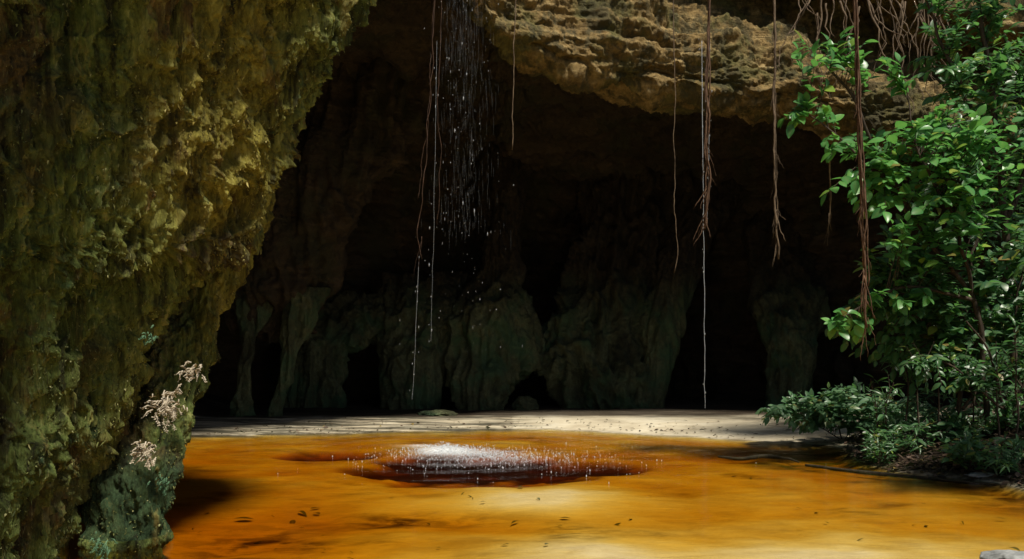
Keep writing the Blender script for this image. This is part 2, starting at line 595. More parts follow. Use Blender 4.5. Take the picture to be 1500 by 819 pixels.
def build_ground():
    xs = np.concatenate([np.linspace(-70, -9, 24), np.linspace(-8.7, 11, 330), np.linspace(11.6, 70, 24)])
    ys = np.concatenate([np.linspace(-70, 1, 24), np.linspace(1.6, 5.4, 16), np.linspace(5.5, 22, 420), np.linspace(22.6, 70, 24)])
    X, Y = np.meshgrid(xs, ys)
    x, y = X.ravel(), Y.ravel()
    z, e1, e2, s, n1, n2, hole = ground_fields(x, y)
    me = mesh_np("ground", np.column_stack([x, y, z]), grid_faces(len(ys), len(xs)))
    shore_pt = smooth(-0.15, 0.35, e2) * (1 - smooth(13.2, 14.6, y) * (1 - smooth(1.0, 1.9, e2)))
    n3 = fbm(np.column_stack([x * 1.1, y * 2.0, 0 * x]), 5, 19)
    attr(me, "mud", 0.96 * smooth(0.0, 0.9, hole + (0.5 * n2 + 0.8 * n3 + 0.2 * n1) * (hole > 0.01)))
    attr(me, "soil", np.clip(shore_pt + 0.9 * smooth(18.6, 19.6, y + n1 + 0.5 * n2), 0, 1))
    attr(me, "greysilt", smooth(-0.6, 0.2, e1) * (1 - smooth(-0.5, 1.2, x)) * 0.95 + smooth(2.2, 4, e1) * 0.8)
    silt_shade = 0.75 * np.exp(-((x + 2.3) / 0.8) ** 2 - ((y - 7.3) / 1.0) ** 2) + 0.6 * np.exp(-((x + 0.8) / 0.9) ** 2 - ((y - 8.25) / 0.3) ** 2)  # first term paints the big rock's shade and reflection into the bed
    silt_shade += 0.5 * np.exp(-((x - 5.2) / 0.5) ** 2) * smooth(8, 9, y) + 0.6 * smooth(-0.45, 0.0, e2) * (y < 14)
    silt_shade += 0.35 * smooth(-1.2, -0.3, e1) * (x < 0)
    pp = np.column_stack([x, y, 0 * x])
    silt_shade += 0.55 * np.exp(-((e1 - 0.02) / 0.16) ** 2)
    silt_shade += 0.7 * smooth(0.02, 0.40, fbm(pp * np.array([1.0, 1.4, 1]), 5, 15)) * smooth(-0.02, -0.06, z) * (1 - np.exp(-((x - 0.05) / 1.5) ** 2 - ((y - 9.15) / 0.8) ** 2))
    attr(me, "pale", np.clip(1.3 * np.exp(-(((x - 0.05) / 1.4) ** 2 + ((y - 9.05) / 0.85) ** 2) ** 1.1), 0, 1))
    attr(me, "silt_shade", np.clip(silt_shade, 0, 1))
    alg = np.exp(-((x - 4.35) / 0.75) ** 2 - ((y - 12.4) / 0.85) ** 2) * 1.8 + np.exp(-((x - 4.9) / 0.6) ** 2 - ((y - 13.4) / 0.5) ** 2) + 0.3 * smooth(4.0, 5.2, x) * (y < 10)
    attr(me, "algae", np.clip(alg, 0, 1))
    link("ground", me, M["sand"], kind="structure")


def gz(x, y):
    return float(ground_fields(np.array([float(x)]), np.array([float(y)]))[0][0])


def build_water():
    xs, ys = np.linspace(-9, 12, 190), np.linspace(-1.5, 18.6, 180)
    X, Y = np.meshgrid(xs, ys)
    x, y = X.ravel(), Y.ravel()
    r = np.hypot(x + 1.0, y - 13.0)
    z = 0.012 * np.sin(r * 9.0) * np.exp(-r / 1.6) + 0.0025 * fbm(np.column_stack([x * 2, y * 3, 0 * x]), 3, 5)
    nv, nu = len(ys), len(xs)
    v = np.column_stack([x, y, z])
    f = grid_faces(nv, nu)
    edge = np.concatenate([np.arange(nu), np.arange(1, nv) * nu + nu - 1, (nv - 1) * nu + np.arange(nu - 2, -1, -1), np.arange(nv - 2, 0, -1) * nu])
    low = v[edge].copy()
    low[:, 2] = -3.0
    m = len(edge)
    b0 = len(v)
    k = np.arange(m)
    k2 = (k + 1) % m
    side = np.stack([edge[k], b0 + k, b0 + k2, edge[k2]], 1)
    cen = np.array([[1.5, 8, -3.0]])
    t = np.concatenate([f[:, [0, 1, 2]], f[:, [0, 2, 3]], side[:, [0, 1, 2]], side[:, [0, 2, 3]], np.stack([np.full(m, b0 + m), b0 + k2, b0 + k], 1)])
    link("water", mesh_np("water", np.concatenate([v, low, cen]), t), M["water"], kind="structure")


build_ground()
build_water()

# ------------------------------------------------------------------ cave, cliff ledge, buttresses
def displace_rock(g, amp, s, closed=False, strat=0.0, detail=True):
    n = net_normals(g, closed)
    p = g.reshape(-1, 3)
    nn = n.reshape(-1, 3)
    d = fbm(p * 0.6, 3, s) * 1.0 + (ridged(p * 1.5, 4, s + 3) - 0.6) * 0.5
    if detail:
        d = d - (0.5 - np.minimum(worley(p * 1.7, s + 5), 0.9)) * 0.35 + fbm(p * 6.0, 3, s + 9) * 0.16
    if strat:
        q = p * np.array([0.25, 0.25, 2.4])
        d = d + strat * ridged(q, 4, s + 13)
    return (p + nn * (d * amp)[:, None])


LEDGE = [  # px, lip py, lip d, top-edge py
    (100, -270, 10.4, -400), (420, -200, 11.5, -330), (560, -125, 12.8, -260), (640, -80, 13.6, -215), (690, -20, 14.4, -180), (735, 45, 15.2, -150), (800, 84, 15.9, -115), (900, 118, 16.6, -80),
    (980, 128, 17.0, -25), (1060, 140, 17.3, 18), (1140, 152, 17.5, 40), (1230, 172, 17.5, 70), (1330, 200, 17.2, 105), (1450, 220, 16.8, 140), (1650, 235, 15.8, 150), (1900, 235, 14.0, 140)]


def build_cave():
    """roof, back wall and side walls of the hollow, one continuous sheet"""
    cols = [(-16, 2.0, 8.0, 9.0), (-13, 6.0, 9.0, 15.0), (-9.5, 9.3, 9.2, 20.5)]      # x, lip y, lip z, back y
    for (px, lp, ld, tp), by in zip(LEDGE, (24.0, 25.0, 26.0, 26.5, 26.8, 27.0, 27.0, 27.0, 26.5, 26.0, 25.0, 24.0, 22.0, 20.0, 17.0, 14.5)):
        q = P(px, lp - 22, ld + 0.5)
        cols.append((q.x, q.y, q.z, by))
    cols.append((22, 9, 9, 10.5))
    cols = np.array(cols, float)
    th = np.linspace(0, math.pi / 2, 11)
    ctrl = np.zeros((11, len(cols), 3))
    for j, (x, ly, lz, by) in enumerate(cols):
        for i, a in enumerate(th):
            fy = abs(math.sin(a)) ** 0.8
            fz = max(0.0, math.cos(a)) ** 0.62
            ctrl[i, j] = (x * (1 + 0.06 * fy), ly + (by - ly) * fy, -0.4 + (lz + 0.5) * fz)
    tv = np.linspace(0, 10, 230)
    tu = np.linspace(0, len(cols) - 1, 460)
    g = net(ctrl, tv, tu)
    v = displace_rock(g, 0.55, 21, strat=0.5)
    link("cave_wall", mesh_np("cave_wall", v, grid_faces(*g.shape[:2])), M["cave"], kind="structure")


def build_ledge():
    ctrl = []
    for px, lp, ld, tp in LEDGE:
        q = lambda py, d: tuple(P(px, py, d))
        h = lp - tp
        ctrl.append([q(lp - 110, ld + 4.5), q(lp + 10, ld + 2.4), q(lp + 24, ld + 1.0), q(lp - 0.05 * h, ld + 0.12), q(lp - 0.45 * h, ld + 0.05), q(lp - 0.85 * h, ld + 0.55),
                     q(tp - 2, ld + 1.5), q(tp - 30, ld + 2.2), q(tp - 75, ld + 1.2), q(tp - 120, ld + 0.2), q(tp - 260, ld + 1.5), q(tp - 420, ld + 4), q(tp - 520, ld + 12)])
    ctrl = np.array(ctrl).transpose(1, 0, 2)[::-1]
    tv = seg_params([(0, 2, 20), (2, 4, 50), (4, 9, 230), (9, 12, 60)])
    tu = seg_params([(0, 4, 60), (4, 13, 520), (13, 15, 40)])
    g = net(ctrl, tv, tu)
    n = net_normals(g)
    p, nn = g.reshape(-1, 3), n.reshape(-1, 3)
    if nn[:, 1].mean() > 0:
        nn = -nn
    q = p * np.array([0.5, 0.5, 1.5]) + 0.25 * np.column_stack([fbm(p * 0.8, 3, 61), 0 * p[:, 0], fbm(p * 0.9, 3, 62)])
    w = worley(q * 1.6, 63)
    d = 0.42 * fbm(p * 0.75, 4, 64) + 0.20 * (ridged(q * 1.1, 5, 65) - 0.6) + 0.36 * (0.5 - w) + 0.12 * (0.5 - worley(q * 5, 66)) + 0.10 * fbm(p * 6, 4, 67) + 0.06 * (ridged(p * 9, 3, 70) - 0.6)
    # a few deep bedding cracks
    lay = p[:, 2] + 0.16 * p[:, 0] + 0.75 * fbm(p * 0.6, 4, 68)
    crack = np.abs(((lay * 0.9) % 1.0) - 0.5)
    d -= 0.15 * (1 - smooth(0.0, 0.10, crack)) * smooth(-0.2, 0.3, fbm(p * 0.9, 2, 69))
    v = p + nn * d[:, None]
    link("rock_ledge", mesh_np("rock_ledge", v, grid_faces(*g.shape[:2])), M["ledge"],
         label="rough ochre rock ledge jutting out above the dark cave mouth", cat="rock ledge")


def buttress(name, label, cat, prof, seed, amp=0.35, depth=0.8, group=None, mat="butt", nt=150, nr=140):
    """prof: rows from top to bottom (py, px left, px right, d)"""
    pr = np.array(prof, float)
    tv = np.linspace(0, len(pr) - 1, nt)
    c = catmull(pr, tv)
    ang = np.arange(nr) / nr * 2 * math.pi
    g = np.zeros((nt, nr, 3))
    for i, (py, l, r, d) in enumerate(c):
        a, b = P(l, py, d), P(r, py, d)
        hw = (b.x - a.x) / 2
        g[i, :, 0] = (a.x + b.x) / 2 + hw * np.cos(ang)
        g[i, :, 1] = d + hw * depth + hw * depth * np.sin(ang)
        g[i, :, 2] = a.z
    n = net_normals(g, True)
    p, nn = g.reshape(-1, 3), n.reshape(-1, 3)
    cen = np.repeat(g.mean(1), nr, 0)
    if ((p - cen) * nn).sum(1).mean() < 0:
        nn = -nn
    q = p * np.array([1, 1, 0.55])
    q2 = p * np.array([1, 1, 0.16]) + 0.2 * fbm(p * 0.8, 2, seed + 8)[:, None]
    d = 0.7 * fbm(q * 0.9, 3, seed) + 1.3 * (ridged(q2 * 1.5, 3, seed + 2) - 0.6) + 0.7 * (ridged(q2 * 4.0, 3, seed + 3) - 0.6) + 0.3 * (0.5 - worley(q * 2.2, seed + 4)) + 0.10 * (0.5 - worley(p * 5, seed + 5)) + 0.10 * fbm(p * 7, 3, seed + 6)
    v = p + nn * (amp * d)[:, None]
    top, bot = len(v), len(v) + 1
    v = np.concatenate([v, [v[:nr].mean(0), v[-nr:].mean(0)]])
    f = grid_faces(nt, nr, True)
    k = np.arange(nr)
    k2 = (k + 1) % nr
    e = (nt - 1) * nr
    t = np.concatenate([f[:, [0, 1, 2]], f[:, [0, 2, 3]], np.stack([np.full(nr, top), k2, k], 1), np.stack([np.full(nr, bot), e + k, e + k2], 1)])
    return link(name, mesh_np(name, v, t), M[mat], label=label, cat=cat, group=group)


build_cave()
build_ledge()
GB = "rock buttresses in the cave"
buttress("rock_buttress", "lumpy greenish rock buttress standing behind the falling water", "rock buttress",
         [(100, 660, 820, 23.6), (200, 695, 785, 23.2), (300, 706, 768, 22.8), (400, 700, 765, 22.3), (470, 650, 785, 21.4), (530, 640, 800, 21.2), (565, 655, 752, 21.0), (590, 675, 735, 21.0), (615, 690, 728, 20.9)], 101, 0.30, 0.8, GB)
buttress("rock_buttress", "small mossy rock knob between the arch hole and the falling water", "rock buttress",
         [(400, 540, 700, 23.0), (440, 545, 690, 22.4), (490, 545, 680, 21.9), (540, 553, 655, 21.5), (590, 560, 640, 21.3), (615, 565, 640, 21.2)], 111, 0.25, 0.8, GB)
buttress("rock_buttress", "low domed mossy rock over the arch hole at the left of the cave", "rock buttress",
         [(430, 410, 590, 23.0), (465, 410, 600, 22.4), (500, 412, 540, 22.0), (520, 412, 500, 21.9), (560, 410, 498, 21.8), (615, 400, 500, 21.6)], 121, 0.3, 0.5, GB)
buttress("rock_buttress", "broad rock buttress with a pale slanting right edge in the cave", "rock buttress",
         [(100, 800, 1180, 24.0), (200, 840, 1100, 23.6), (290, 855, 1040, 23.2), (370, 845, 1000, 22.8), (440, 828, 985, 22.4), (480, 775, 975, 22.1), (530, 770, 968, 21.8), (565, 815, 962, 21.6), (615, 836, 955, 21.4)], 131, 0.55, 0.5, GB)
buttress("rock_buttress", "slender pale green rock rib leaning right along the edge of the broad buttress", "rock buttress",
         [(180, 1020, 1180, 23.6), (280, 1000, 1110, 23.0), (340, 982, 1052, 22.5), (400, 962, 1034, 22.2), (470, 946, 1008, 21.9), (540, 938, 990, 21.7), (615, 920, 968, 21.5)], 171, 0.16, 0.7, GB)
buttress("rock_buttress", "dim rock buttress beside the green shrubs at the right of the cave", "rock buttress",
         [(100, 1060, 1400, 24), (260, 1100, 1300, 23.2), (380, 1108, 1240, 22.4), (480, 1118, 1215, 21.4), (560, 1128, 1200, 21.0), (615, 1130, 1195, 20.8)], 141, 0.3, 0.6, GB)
buttress("rock_buttress", "dark sloping rock mass hanging above thin stone columns at the left", "rock buttress",
         [(40, 470, 640, 19.6), (160, 400, 615, 19.4), (260, 360, 545, 19.2), (340, 335, 500, 19.2), (420, 320, 485, 19.4), (480, 325, 440, 19.7), (500, 345, 420, 20)], 151, 0.36, 0.5, GB, "cave")
buttress("stone_column", "thin stone column nearest the big mossy rock", "stone column",
         [(420, 320, 410, 19.4), (490, 347, 382, 19.2), (560, 346, 366, 19.0), (615, 330, 366, 18.9)], 161, 0.16, 0.8, "thin stone columns")
buttress("stone_column", "slanting thin stone column beside the low domed rock", "stone column",
         [(420, 405, 480, 19.5), (490, 412, 448, 19.3), (560, 403, 421, 19.1), (615, 386, 412, 19.0)], 165, 0.16, 0.8, "thin stone columns")

# ------------------------------------------------------------------ big mossy rock on the left
RE = np.array([(-500, 540), (-350, 570), (-120, 585), (0, 546), (60, 522), (120, 486), (170, 466), (240, 432), (290, 404), (330, 394), (370, 372), (400, 330), (430, 282), (500, 240), (610, 202), (700, 156), (760, 118), (830, 100), (1000, 80)], float)
DE = np.array([(-500, 6.0), (-350, 6.4), (0, 7.0), (330, 6.95), (430, 6.8), (610, 6.5), (760, 6.35), (1000, 6.3)], float)
ROWS = [-500, -350, -120, 0, 60, 120, 170, 240, 290, 330, 370, 400, 430, 500, 610, 700, 760, 830, 1000]


def rock_fields(p):
    """(gold, bare) growth masks in the place: gold moss on the outer third of the big rock, bare stone on its underside"""
    n = fbm(p * np.array([1.2, 1.2, 0.5]), 4, 201)
    u = (p[:, 0] / p[:, 1]) * F + CX           # bearing of the point from the shore, kept as its place along the rock
    z = p[:, 2]
    gold = np.exp(-((u - 325) / 115) ** 2) * smooth(1.6, 3.0, z) + 0.45 * np.exp(-((u - 215) / 70) ** 2) * (1 - smooth(1.5, 2.6, z)) * smooth(0.2, 1.0, z)
    gold = np.clip(gold * 1.15 + n * 0.5 * (gold > 0.08), 0, 1)
    bare = smooth(0.2, 0.5, n + 0.55 * np.exp(-((u - 320) / 60) ** 2 - ((z - 2.15) / 0.35) ** 2) + 0.2 * (1 - smooth(40, 190, u)))
    return gold, bare


def scatter_fibres(g_v, faces, count, seed, lo, hi, up=0.0):
    rng = np.random.default_rng(seed)
    tri = np.concatenate([faces[:, [0, 1, 2]], faces[:, [0, 2, 3]]])
    a, b, c = g_v[tri[:, 0]], g_v[tri[:, 1]], g_v[tri[:, 2]]
    nr = np.cross(b - a, c - a)
    area = np.linalg.norm(nr, axis=1)
    cen = (a + b + c) / 3
    px = cen[:, 0] / np.maximum(cen[:, 1], 0.5) * F + CX
    py = HY - (cen[:, 2] - EYE) / np.maximum(cen[:, 1], 0.5) * F
    w = area * ((px > -160) & (px < 620) & (py > -120) & (py < 930) & (cen[:, 1] > 2))
    pick = rng.choice(len(tri), count, p=w / w.sum())
    r1, r2 = rng.random(count), rng.random(count)
    s = np.sqrt(r1)
    pos = a[pick] * (1 - s)[:, None] + b[pick] * (s * (1 - r2))[:, None] + c[pick] * (s * r2)[:, None]
    nn = nr[pick] / (area[pick][:, None] + 1e-12)
    toward = np.array([1.0, -1.0, 0.5])
    nn[(nn @ toward) < 0] *= -1
    keep = smooth(-0.25, 0.15, fbm(pos * np.array([2.2, 2.2, 0.9]), 3, seed)) > rng.random(count) * 0.9
    pos, nn = pos[keep], nn[keep]
    m = len(pos)
    L = rng.uniform(lo, hi, m)[:, None] * (0.6 + 0.8 * rng.random(m)[:, None] ** 3)
    wd = rng.uniform(0.003, 0.0065, m)[:, None]
    side = np.cross(nn, np.array([0, 0, 1.0])) + rng.normal(size=(m, 3)) * 0.25
    side /= np.linalg.norm(side, axis=1)[:, None] + 1e-9
    down = np.array([0, 0, -1.0]) + rng.normal(size=(m, 3)) * 0.55
    tip1 = pos + nn * L * 0.32 + down * L * 0.45
    tip2 = pos + nn * L * 0.28 + down * L * 1.0
    base = pos - nn * 0.01
    v = np.stack([base - side * wd, base + side * wd, tip1 - side * wd, tip1 + side * wd, tip2], 1).reshape(-1, 3)
    k = np.arange(m)[:, None] * 5
    f = np.concatenate([k + np.array([[0, 1, 3]]), k + np.array([[0, 3, 2]]), k + np.array([[2, 3, 4]])])
    me = mesh_np("moss", v, f)
    gold, _ = rock_fields(pos)
    attr(me, "leafrand", np.repeat(rng.random(m), 5))
    attr(me, "gold", np.repeat(gold, 5))
    return me


def build_left_rock():
    ctrl = []
    for py in ROWS:
        re = np.interp(py, RE[:, 0], RE[:, 1])
        de = np.interp(py, DE[:, 0], DE[:, 1])
        lean = np.interp(py, [-500, -120, 0, 500, 1000], [-2.0, -0.6, -0.2, 0.3, 0.8])
        row = [(-6.5, 0.5 + lean, P(0, py, 5).z), (-3.9 + 0.2 * lean, 2.6 + lean, P(0, py, 4.6).z)]
        for t in (0.0, 0.3, 0.6, 0.85):
            px = -130 + (re + 130) * t
            d = 4.5 + lean + (de - 4.5 - lean) * t - 0.30 * math.sin(t * math.pi)
            row.append(tuple(P(px, py, d)))
        row.append(tuple(P(re - 8, py, de - 0.02)))
        row.append(tuple(P(re - 4, py, de + 0.5)))
        row.append(tuple(P(re - 70, py, de + 1.6)))
        row.append(tuple(P(re - 420, py, de + 3.2)))
        row.append(tuple(P(re - 1200, py, de + 4)))
        ctrl.append(row)
    ctrl = np.array(ctrl)
    tv = seg_params([(0, 2, 40), (2, 17, 760), (17, 18, 20)])
    tu = seg_params([(0, 2, 40), (2, 7, 560), (7, 8, 60), (8, 10, 20)])
    g = net(ctrl, tv, tu)
    n = net_normals(g)
    p, nn = g.reshape(-1, 3), n.reshape(-1, 3)
    sel = p[:, 1] > 2
    if (nn[sel] @ np.array([1.0, -1.0, 0])).mean() < 0:
        nn = -nn
    q = p * np.array([1, 1, 0.24])
    warp = np.column_stack([fbm(p * 1.7, 3, 211), fbm(p * 1.7 + 9, 3, 212), fbm(p * 1.7 + 5, 3, 213)]) * 0.25
    d = 0.15 * fbm(p * 0.75, 3, 221) + 0.20 * (ridged((q + warp) * 1.9, 3, 222) - 0.6) + 0.15 * (ridged((q + warp) * 5.0, 4, 223, 0.6) - 0.6)
    d += 0.07 * (0.55 - worley((p * np.array([1, 1, 0.22]) + warp) * 5.2, 224)) + 0.085 * (0.5 - worley((p * np.array([1, 1, 0.22]) + warp * 0.5) * 11, 225)) + 0.07 * fbm(p * np.array([1, 1, 0.22]) * 24, 3, 226)
    d -= 0.07 + 0.05 * (1 - smooth(0.6, 2.2, p[:, 2]))
    # hollows eaten into the edge
    u = p[:, 0] / np.maximum(p[:, 1], 0.5) * F + CX
    re = np.interp(HY - (p[:, 2] - EYE) / np.maximum(p[:, 1], .5) * F, RE[:, 0], RE[:, 1])
    edge = np.exp(-((u - re + 45) / 55) ** 2) * (p[:, 2] > 1.0)
    pit = 0.9 - worley((p + warp * 0.6) * np.array([2.6, 2.6, 2.0]), 227)
    d -= edge * 0.17 * smooth(0.42, 0.70, pit)
    v = p + nn * d[:, None]
    fc = grid_faces(*g.shape[:2])
    me = mesh_np("mossy_rock", v, fc)
    gold, bare = rock_fields(v)
    attr(me, "gold", gold)
    attr(me, "bare", bare)
    rock = link("mossy_rock", me, M["mossy"], label="huge overhanging rock wall covered in olive and golden moss at the left", cat="rock")
    mo = link("moss", scatter_fibres(v, fc, 110000, 5, 0.008, 0.028), M["fibre"], rock, kind="stuff")
    # the leaning foot behind it
    prof = np.array([(240, 250, 396, 8.0), (300, 235, 392, 8.0), (340, 222, 378, 7.9), (440, 192, 334, 7.6), (520, 162, 303, 7.35), (580, 142, 286, 7.15), (650, 125, 268, 6.95), (700, 118, 255, 6.8), (770, 108, 238, 6.7), (800, 104, 232, 6.65), (860, 96, 230, 6.6)], float)
    nt, nr = 420, 260
    c = catmull(prof, np.linspace(0, len(prof) - 1, nt))
    ang = np.arange(nr) / nr * 2 * math.pi
    g = np.zeros((nt, nr, 3))
    for i, (py, l, r, dd) in enumerate(c):
        a, b = P(l, py, dd), P(r, py, dd)
        hw = (b.x - a.x) / 2
        g[i, :, 0] = (a.x + b.x) / 2 + hw * np.sign(np.cos(ang)) * np.abs(np.cos(ang)) ** 0.85
        g[i, :, 1] = dd + hw * 0.5 + hw * 0.8 * np.sin(ang)
        g[i, :, 2] = a.z
    n = net_normals(g, True)
    p, nn = g.reshape(-1, 3), n.reshape(-1, 3)
    cen = np.repeat(g.mean(1), nr, 0)
    if ((p - cen) * nn).sum(1).mean() < 0:
        nn = -nn
    q = p * np.array([1, 1, 0.45])
    d = 0.06 * fbm(p * 1.3, 3, 231) + 0.07 * (ridged(q * 3.0, 3, 232) - 0.6) + 0.10 * (0.5 - worley(q * 5, 233)) + 0.075 * (0.5 - worley(q * 11, 235)) + 0.06 * fbm(q * 22, 3, 234)
    # pale worn step at the waterline
    d += 0.05 * np.exp(-((p[:, 2] - 0.03) / 0.06) ** 2) - 0.06
    v = p + nn * d[:, None]
    fc = grid_faces(nt, nr, True)
    me = mesh_np("rock_foot", v, fc)
    gold, bare = rock_fields(v)
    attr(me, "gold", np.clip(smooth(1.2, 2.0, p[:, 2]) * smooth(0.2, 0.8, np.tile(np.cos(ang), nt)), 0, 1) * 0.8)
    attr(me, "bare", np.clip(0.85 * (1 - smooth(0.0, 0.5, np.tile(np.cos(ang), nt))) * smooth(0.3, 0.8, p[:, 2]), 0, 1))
    attr(me, "damp", (1 - smooth(0.45, 1.0, p[:, 2] + 0.25 * fbm(p * 2, 3, 240))) * (p[:, 2] > 0.07))
    foot = link("rock_foot", me, M["mossy"], rock, label="slender leaning rock leg standing in the amber water")
    link("moss", scatter_fibres(v, fc, 20000, 6, 0.007, 0.022), M["fibre"], foot, kind="stuff")
    return foot


build_left_rock()


def fern_tuft(label, px, py, d, size, seed, mat, n=46):
    rng = np.random.default_rng(seed)
    c = np.array(P(px, py, d))
    root = empty("fern_tuft", Vector(c), label, "fern", "small ferns on the rock foot")
    tb = Tubes()
    vs, fs, k = [], [], 0
    for i in range(n):
        o = c + rng.normal(size=3) * np.array([0.30, 0.10, 0.34]) * size
        dirv = np.array([rng.normal() * 0.9, -0.6 - rng.random(), rng.normal() * 0.7 - 0.15])
        dirv /= np.linalg.norm(dirv)
        L = size * rng.uniform(0.25, 0.6)
        mid = o + dirv * L * 0.55 + np.array([0, 0, 0.05 * L])
        tip = o + dirv * L + np.array([0, 0, -0.25 * L])
        tb.add([o, mid, tip], [0.006, 0.005, 0.002], 4)
        for s in np.linspace(0.25, 1, 5):
            p0 = o + (tip - o) * s
            for sg in (-1, 1):
                w = np.cross(dirv, [0, 0, 1]) * sg + dirv * 0.5 + rng.normal(size=3) * 0.35
                w /= np.linalg.norm(w) + 1e-9
                l2 = L * 0.28 * (1.2 - 0.6 * s)
                nrm = np.cross(w, dirv)
                nrm /= np.linalg.norm(nrm) + 1e-9
                vs += [p0, p0 + w * l2 * 0.5 + nrm * 0 + dirv * 0.006, p0 + w * l2, p0 + w * l2 * 0.5 - dirv * 0.006]
                fs.append((k, k + 1, k + 2, k + 3))
                k += 4
    under(link("stems", tb.mesh("stems"), mat, kind="stuff"), root)
    under(link("leaflets", mesh_np("leaflets", np.array(vs), np.array(fs), False), mat, kind="stuff"), root)


fern_tuft("pale spiky dried fern on the upper right edge of the rock foot", 282, 545, 6.75, 0.13, 1, M["pale"], 30)
fern_tuft("largest pale feathery fern on the middle of the rock foot", 248, 592, 6.5, 0.20, 2, M["pale"], 60)
fern_tuft("pale pinkish fern low in the hollow of the rock foot", 212, 660, 6.25, 0.14, 3, M["pale"], 40)
fern_tuft("bluish green fern just below the pale ferns on the rock foot", 238, 705, 6.5, 0.10, 4, M["greenfern"], 26)
fern_tuft("small green fern hanging on the mossy face above the pale ferns", 218, 492, 6.0, 0.09, 5, M["greenfern"], 24)
fern_tuft("wet green fern at the waterline of the rock foot", 150, 800, 5.9, 0.12, 6, M["greenfern"], 26)

# ------------------------------------------------------------------ leaves and shrubs
def leaf_arrays(shape):
    """one leaf along +Y, 1 long, folded on its rib and drooping"""
    wid, fold, droop = shape
    ys = np.array([0.0, 0.16, 0.38, 0.62, 0.84, 1.0])
    ws = np.array([0.06, 0.62, 1.0, 0.86, 0.46, 0.0]) * wid * 0.5
    v, rib = [], []
    for y, w in zip(ys, ws):
        z = -droop * y * y
        v += [(-w, y, z + fold * w), (0, y, z), (w, y, z + fold * w)]
        rib += [0, 1, 0]
    f = []
    for i in range(5):
        a = i * 3
        f += [(a, a + 1, a + 4), (a, a + 4, a + 3), (a + 1, a + 2, a + 5), (a + 1, a + 5, a + 4)]
    return np.array(v), np.array(f), np.array(rib, float)


SHAPES = {
    "round": [(0.66, 0.25, 0.16), (0.60, 0.40, 0.28), (0.72, 0.18, 0.10), (0.62, 0.1, 0.34)],
    "oval": [(0.46, 0.3, 0.2), (0.42, 0.45, 0.32), (0.50, 0.15, 0.12)],
    "narrow": [(0.26, 0.35, 0.25), (0.22, 0.5, 0.4), (0.30, 0.2, 0.15)],
}
LEAF_ARR = {k: [leaf_arrays(s) for s in v] for k, v in SHAPES.items()}
LEAF_MESH = {}


def leaf_meshes(shape, mat):
    key = (shape, mat)
    if key not in LEAF_MESH:
        out = []
        for v, f, rib in LEAF_ARR[shape]:
            me = mesh_np("leaf", v, f)
            attr(me, "rib", rib)
            attr(me, "leafrand", np.zeros(len(v)))
            me.materials.append(M[mat])
            out.append(me)
        LEAF_MESH[key] = out
    return LEAF_MESH[key]


def foliage(root, frames, shape, mat, limit=290):
    """frames: list of (pos, x axis, y axis, z axis, size); the largest become leaf objects, the others one mesh"""
    cam_p = np.array([0, 0, EYE])

    def seen(fr):
        p = fr[0]
        px = p[0] / p[1] * F + CX
        py = HY - (p[2] - EYE) / p[1] * F
        inside = -20 < px < 1520 and -20 < py < 830
        return (0 if inside else 1, np.linalg.norm(p - cam_p) / fr[4])
    frames.sort(key=seen)
    arr, mes = LEAF_ARR[shape], leaf_meshes(shape, mat)
    rng = random.Random(len(frames))
    inv = Matrix.Translation(-root.location)
    for p, ax, ay, az, s in frames[:limit]:
        o = bpy.data.objects.new("leaf", mes[rng.randrange(len(mes))])
        SC.collection.objects.link(o)
        o.parent = root
        o.matrix_parent_inverse = inv
        o.matrix_basis = Matrix(((ax[0] * s, ay[0] * s, az[0] * s, p[0]), (ax[1] * s, ay[1] * s, az[1] * s, p[1]), (ax[2] * s, ay[2] * s, az[2] * s, p[2]), (0, 0, 0, 1)))
    rest = frames[limit:]
    if rest:
        vs, fs, rb, rr, n = [], [], [], [], 0
        for p, ax, ay, az, s in rest:
            v, f, rib = arr[rng.randrange(len(arr))]
            vs.append(p + s * (v[:, :1] * ax + v[:, 1:2] * ay + v[:, 2:] * az))
            fs.append(f + n)
            rb.append(rib)
            rr.append(np.full(len(v), rng.random()))
            n += len(v)
        me = mesh_np("leaves", np.concatenate(vs), np.concatenate(fs))
        attr(me, "rib", np.concatenate(rb))
        attr(me, "leafrand", np.concatenate(rr))
        under(link("leaves", me, M[mat], kind="stuff"), root)


def leaf_frame(rng, p, outdir, size, flat=0.75):
    up = np.array([rng.gauss(0, 1 - flat), rng.gauss(0, 1 - flat) - 0.55, 1.0])
    y = outdir + np.array([rng.gauss(0, .35), rng.gauss(0, .35), rng.gauss(0, .25) - 0.15])
    y /= np.linalg.norm(y) + 1e-9
    z = up - y * (up @ y)
    z /= np.linalg.norm(z) + 1e-9
    x = np.cross(y, z)
    return (p, x, y, z, size * rng.uniform(0.5, 1.25))


